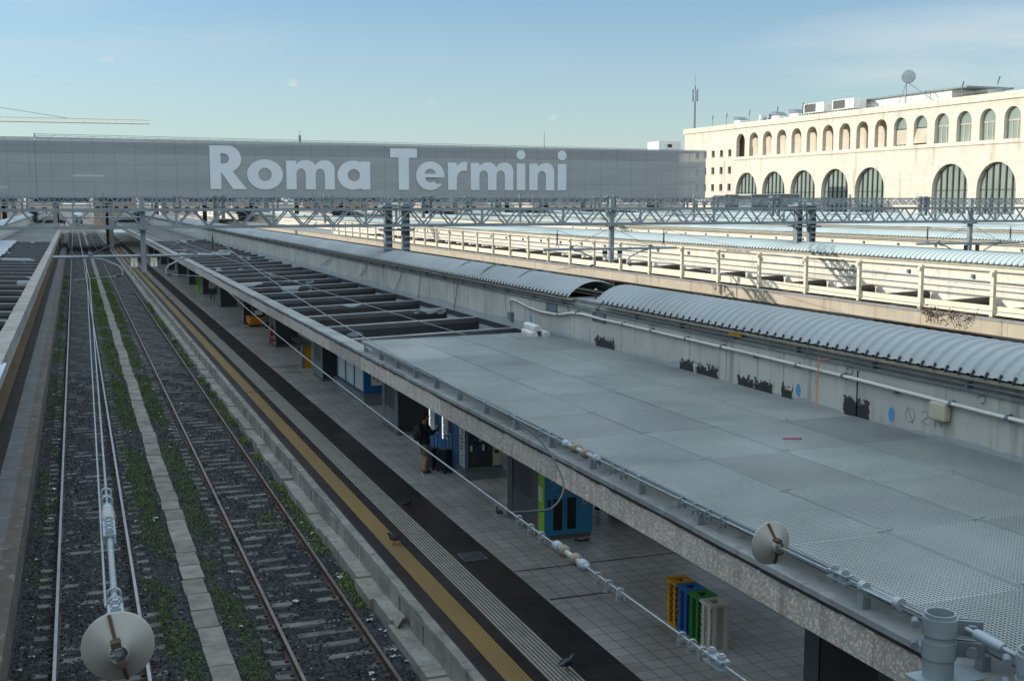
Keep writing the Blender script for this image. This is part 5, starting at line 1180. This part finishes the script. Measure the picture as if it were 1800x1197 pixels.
    for n in 'lr':
        LJ['h'+n] = (tuple(Vector(J['hip'+n][0])), (.135,.135)); k = Vector(J['knee'+n][0])
        if bare_legs: LJ['k'+n] = (tuple(k+Vector((0,0,.0))), (.108,.108)); LE += [('p','h'+n),('h'+n,'k'+n)]
        else: LJ['k'+n] = (tuple(k), (.078,.078)); a = Vector(J['ankle'+n][0]); LJ['a'+n] = (tuple(a+Vector((0,0,-.01))), (.058,.06)); LE += [('p','h'+n),('h'+n,'k'+n),('k'+n,'a'+n)]
    skinned('shorts' if bare_legs else 'trousers', LJ, LE, legs, t, 'p')
    for n in 'lr':
        a = Vector(J['ankle'+n][0]); q = Vector(J['toe'+n][0]); b = MB(); c = (a+q)/2
        b.ball((c.x, c.y-.01, .055), .052, .145, .052, 12, 8).ball((a.x, a.y-.01, .085), .05, .06, .05, 10, 6); b.mat(1).box(c.x-.047, c.x+.047, c.y-.14, c.y+.12, .0, .022); b.build('shoe', ['shoe', 'white'], t)
    b = MB().ball((0, hd-.002, 1.70), .086, .105, .082, 14, 8).ball((0, hd-.05, 1.635), .075, .06, .075, 12, 6); b.build('hair', 'hair', t)
    if cap != 'hair': MB().ball((0, hd+.0, 1.725), .092, .11, .07, 14, 8).cbox((0, hd+.13, 1.705), .13, .10, .012).build('cap', cap, t)
    b = MB()
    for s in (-1, 1): b.ball((s*.03, hd+.110, 1.648), .009)
    b.build('eyes', 'black', t)
    t.location = loc; t.rotation_euler = (0,0,rot); t.scale = (S,S,S); return t, body
man, _ = person('man in dark jacket and khaki shorts standing by the vending machines, holding a phone', (8.66, 30.0, PZ), radians(-82), 'jacket', 'shorts', True, True, 'hair', .96)
b = MB().cbox((0,0,0), .075, .01, .15); o = b.build('phone', 'black', loc=(0,0,0), bevel=.004); o.location = (8.66+.40, 30.0-.03, PZ+1.33); o.rotation_euler = (.3,0,radians(-82)); tag(o, 'dark phone held up in both hands by the man in shorts', 'phone')
bp = MB().ball((0,0,0), .17, .12, .25, 14, 10).ball((0,-.10,-.06), .13, .06, .14, 12, 8).tube([(-.11,.08,.17),(-.12,.26,.15),(-.12,.30,0),(-.11,.12,-.18)], .018, 6).tube([(.11,.08,.17),(.12,.26,.15),(.12,.30,0),(.11,.12,-.18)], .018, 6).box(-.03,.03,-.01,.01,.23,.28)
o = bp.build('backpack', 'pack', loc=(0,0,0)); a = radians(-82); o.location = (8.66+.18*sin(a), 30.0-.18*cos(a), PZ+1.16); o.rotation_euler = (0,0,a); tag(o, 'dark olive backpack worn by the man in shorts', 'backpack')
def case(loc, m, lab, H, w_, d_, rot, bag=False):
    t = thing('suitcase', lab, 'suitcase', (0,0,0)); MB().box(-w_/2, w_/2, -d_/2, d_/2, .06, H).build('shell', m, t, bevel=.03)
    b = MB()
    for i in range(4): x = -w_/2+w_*(i+.8)/4.6; b.box(x-.012, x+.012, -d_/2-.008, d_/2+.008, .1, H-.05)
    b.build('ribs', m, t)
    for sx in (-1, 1):
        for sy in (-1, 1): MB().lathe([(.03,-.012),(.03,.012)], (sx*(w_/2-.05), sy*(d_/2-.04), .03), (1,0,0), 10, True).build('wheel', 'black', t)
    MB().tube([(-.09,d_/2-.03,H),(-.09,d_/2-.03,H+.33)], .010, 6).tube([(.09,d_/2-.03,H),(.09,d_/2-.03,H+.33)], .010, 6).tube([(-.11,d_/2-.03,H+.34),(.11,d_/2-.03,H+.34)], .018, 8).build('pull_handle', 'black', t)
    if bag: MB().ball((0,0,H+.10), w_*.42, d_*.5, .14, 12, 8).build('top_bag', 'suit2', t)
    t.location = loc; t.rotation_euler = (0,0,rot); return t
case((9.02, 30.45, PZ), 'suit1', 'dark grey hard suitcase standing by the man, the farther one', .62, .40, .25, radians(-80))
case((9.20, 29.98, PZ), 'suit2', 'teal suitcase with raised handle standing in front of the lit vending machine', .66, .42, .27, radians(-70), False)
person('person in pale shirt and green trousers beside the far striped barrier', (9.55, 90.6, PZ), radians(20), 'shirt', 'trouser', False, False, 'hair', .98)
for (x, y, r, lab) in ((13.6, 66.5, .4, 'person in hi-vis yellow vest seen under the canopy beyond the bench, left of two'), (13.75, 64.6, -.5, 'person in hi-vis yellow vest seen under the canopy beyond the bench, right of two')): person(lab, (x, y, PZ), r, 'hivis', 'trouser', False, False, 'hair', 1)

# ---- pigeons
def pigeon(loc, rot, lab, m='pigeon', S=1.0):
    J = {'tail': ((0,-.15,.11),(.026,.008)), 'rump': ((0,-.08,.125),(.036,.03)), 'belly': ((0,0,.125),(.056,.058)), 'breast': ((0,.055,.145),(.045,.05)), 'neck': ((0,.085,.19),(.026,.028)), 'head': ((0,.10,.225),(.022,.024)), 'bill': ((0,.145,.217),(.005,.005))}
    k = list(J); t = thing('pigeon', lab, 'pigeon', (0,0,0), 'pigeons on the platform'); skinned('body', J, list(zip(k, k[1:])), m, t, 'belly')
    for s in (-1, 1):
        MB().ball((s*.05,-.02,.13), .014, .085, .04, 10, 6).prism([(s*.048,-.05,.13),(s*.02,-.155,.118),(s*.036,-.15,.108),(s*.058,-.04,.11)], (s*.006,0,0)).build('wing', 'pigeon_dark', t)
        MB().tube([(s*.022,.0,.075),(s*.024,.012,.01)], .006, 5).tube([(s*.024,-.01,.005),(s*.024,.04,.005)], .005, 4).tube([(s*.024,.01,.005),(s*.012,.035,.005)], .004, 4).tube([(s*.024,.01,.005),(s*.038,.035,.005)], .004, 4).build('leg', 'pigeon_leg', t)
    t.location = loc; t.rotation_euler = (0,0,rot); t.scale = (S,)*3; return t
pigeon((6.18,23.85,PZ), radians(65), 'dark pigeon walking on the yellow tactile strip', 'pigeon_dark', 1.15)
pigeon((7.2,26.6,PZ), radians(-100), 'dark pigeon at the edge of the ribbed guide strip', 'pigeon_dark', 1.05)
pigeon((9.05,25.15,PZ), radians(10), 'grey pigeon on the tiles in front of the near pier', 'pigeon', 1.0)
pigeon((11.38,24.64,PZ), radians(-40), 'dark pigeon on the wet tiles right of the blue dispenser', 'pigeon_dark', 1.1)
p = pigeon((6.93,16.12,PZ+.06), radians(-75), 'grey pigeon with raised pale wings near the bottom edge', 'pigeon', 1.1)
for s in (-1, 1): MB().prism([(s*.03,.05,.15),(s*.17,.06,.26),(s*.26,-.02,.27),(s*.24,-.09,.25),(s*.10,-.10,.17),(s*.03,-.08,.15)], (0,0,.008)).build('spread_wing', 'train_grey', p)
# ---- bench, cart, barriers, far yellow bin, stools farther along
def bench(loc, lab):
    t = thing('bench', lab, 'bench', loc, 'long benches on the platform'); x, y, z = loc
    MB().box(x-.30, x+.32, y, y+6.2, z+.42, z+.50).build('seat', 'stone_dark', t, bevel=.02)
    for q in (.35, 5.3): MB().box(x-.2, x+.22, y+q, y+q+.5, z, z+.419).build('leg', 'pier', t)
bench((10.35, 57.0, PZ), 'long grey bench between the piers, in front of the barrier stand'); bench((10.4, 68.0, PZ), 'second long grey bench farther along, beyond the orange machine')
t = thing('cleaning_machine', 'orange cleaning machine with a dark hopper parked on the platform', 'cleaning machine', (9.95, 70.5, PZ))
MB().box(9.45, 10.5, 69.6, 71.4, PZ+.12, PZ+.55).prism([(9.45,71.4,PZ+.12),(10.5,71.4,PZ+.12),(10.3,72.2,PZ+.12),(9.6,72.2,PZ+.12)], (0,0,.3)).build('chassis', 'orange', t, bevel=.03); MB().box(9.7, 10.4, 69.8, 71.0, PZ+.551, PZ+1.15).build('hopper', 'pier', t, bevel=.08); MB().box(9.76, 10.2, 69.775, 69.799, PZ+.7, PZ+.98).build('label_plate', 'kiosk_glass', t)
for x in (9.5, 10.45):
    for y in (69.95, 71.2): MB().lathe([(.05,-.05),(.13,-.05),(.13,.05),(.05,.05)], (x,y,PZ+.13), (1,0,0), 14).build('wheel', 'black', t)
MB().tube([(9.6,72.0,PZ+.4),(9.55,72.4,PZ+1.1),(10.3,72.4,PZ+1.1),(10.3,72.0,PZ+.4)], .025, 6).build('push_handle', 'steel', t)
t = thing('barrier', 'red and white striped barrier board on dark base by the far person', 'barrier', (10.2, 87.5, PZ)); b = MB(); n = 8
for i in range(n): b.mat(i % 2); xa = 9.75+1.15*i/n; b.prism([(xa,87.3,PZ+.75),(xa+1.15/n,87.3,PZ+.75),(xa+1.15/n+.1,87.3,PZ+1.02),(xa+.1,87.3,PZ+1.02)], (0,.05,0))
b.build('striped_board', ['stripe_red', 'white'], t); MB().box(9.8, 10.9, 87.36, 88.6, PZ, PZ+.74).build('base', 'pier', t); MB().box(9.85, 10.85, 87.4, 88.5, PZ+1.0, PZ+1.5).build('tank', 'red', t)
t = thing('barrier', 'folded red and white trestle leaning against the pier by the bench', 'barrier', (9.4, 59.6, PZ)); b = MB()
for x in (9.12, 9.42): b.bar((x,59.3,PZ), (x+.12,59.9,PZ+1.1), .05, .05); b.bar((x,60.2,PZ), (x+.12,59.95,PZ+1.1), .05, .05)
b.build('frame', 'red', t); b = MB()
for z in (.35, .65, .95): b.bar((9.1,59.3+.5*z,PZ+z), (9.55,59.3+.5*z,PZ+z), .03, .12)
b.build('board', 'stripe_red', t)
t = thing('waste_bin', 'yellow and dark waste bin beside the pier beyond the kiosk', 'bin', (9.45, 51.6, PZ)); MB().box(9.28, 9.62, 51.45, 51.85, PZ, PZ+.95).build('body', 'yellow', t); MB().box(9.24, 9.30, 51.42, 51.86, PZ, PZ+1.0).box(9.26, 9.64, 51.43, 51.87, PZ+.951, PZ+1.02).build('frame', 'steel_dark', t)
for i, (y, m, lab) in enumerate(((100.5,'green','green advertising cabinet on the far platform'),(122,'blue','small blue cabinet far along the platform'))):
    t = thing('cabinet', lab, 'cabinet', (9.9, y, PZ)); MB().box(9.4, 10.4, y, y+1.2, PZ, PZ+1.9).build('case', m, t); MB().box(9.37, 9.399, y+.1, y+1.1, PZ+.4, PZ+1.8).build('door', 'kiosk_glass' if m == 'blue' else 'dark', t)
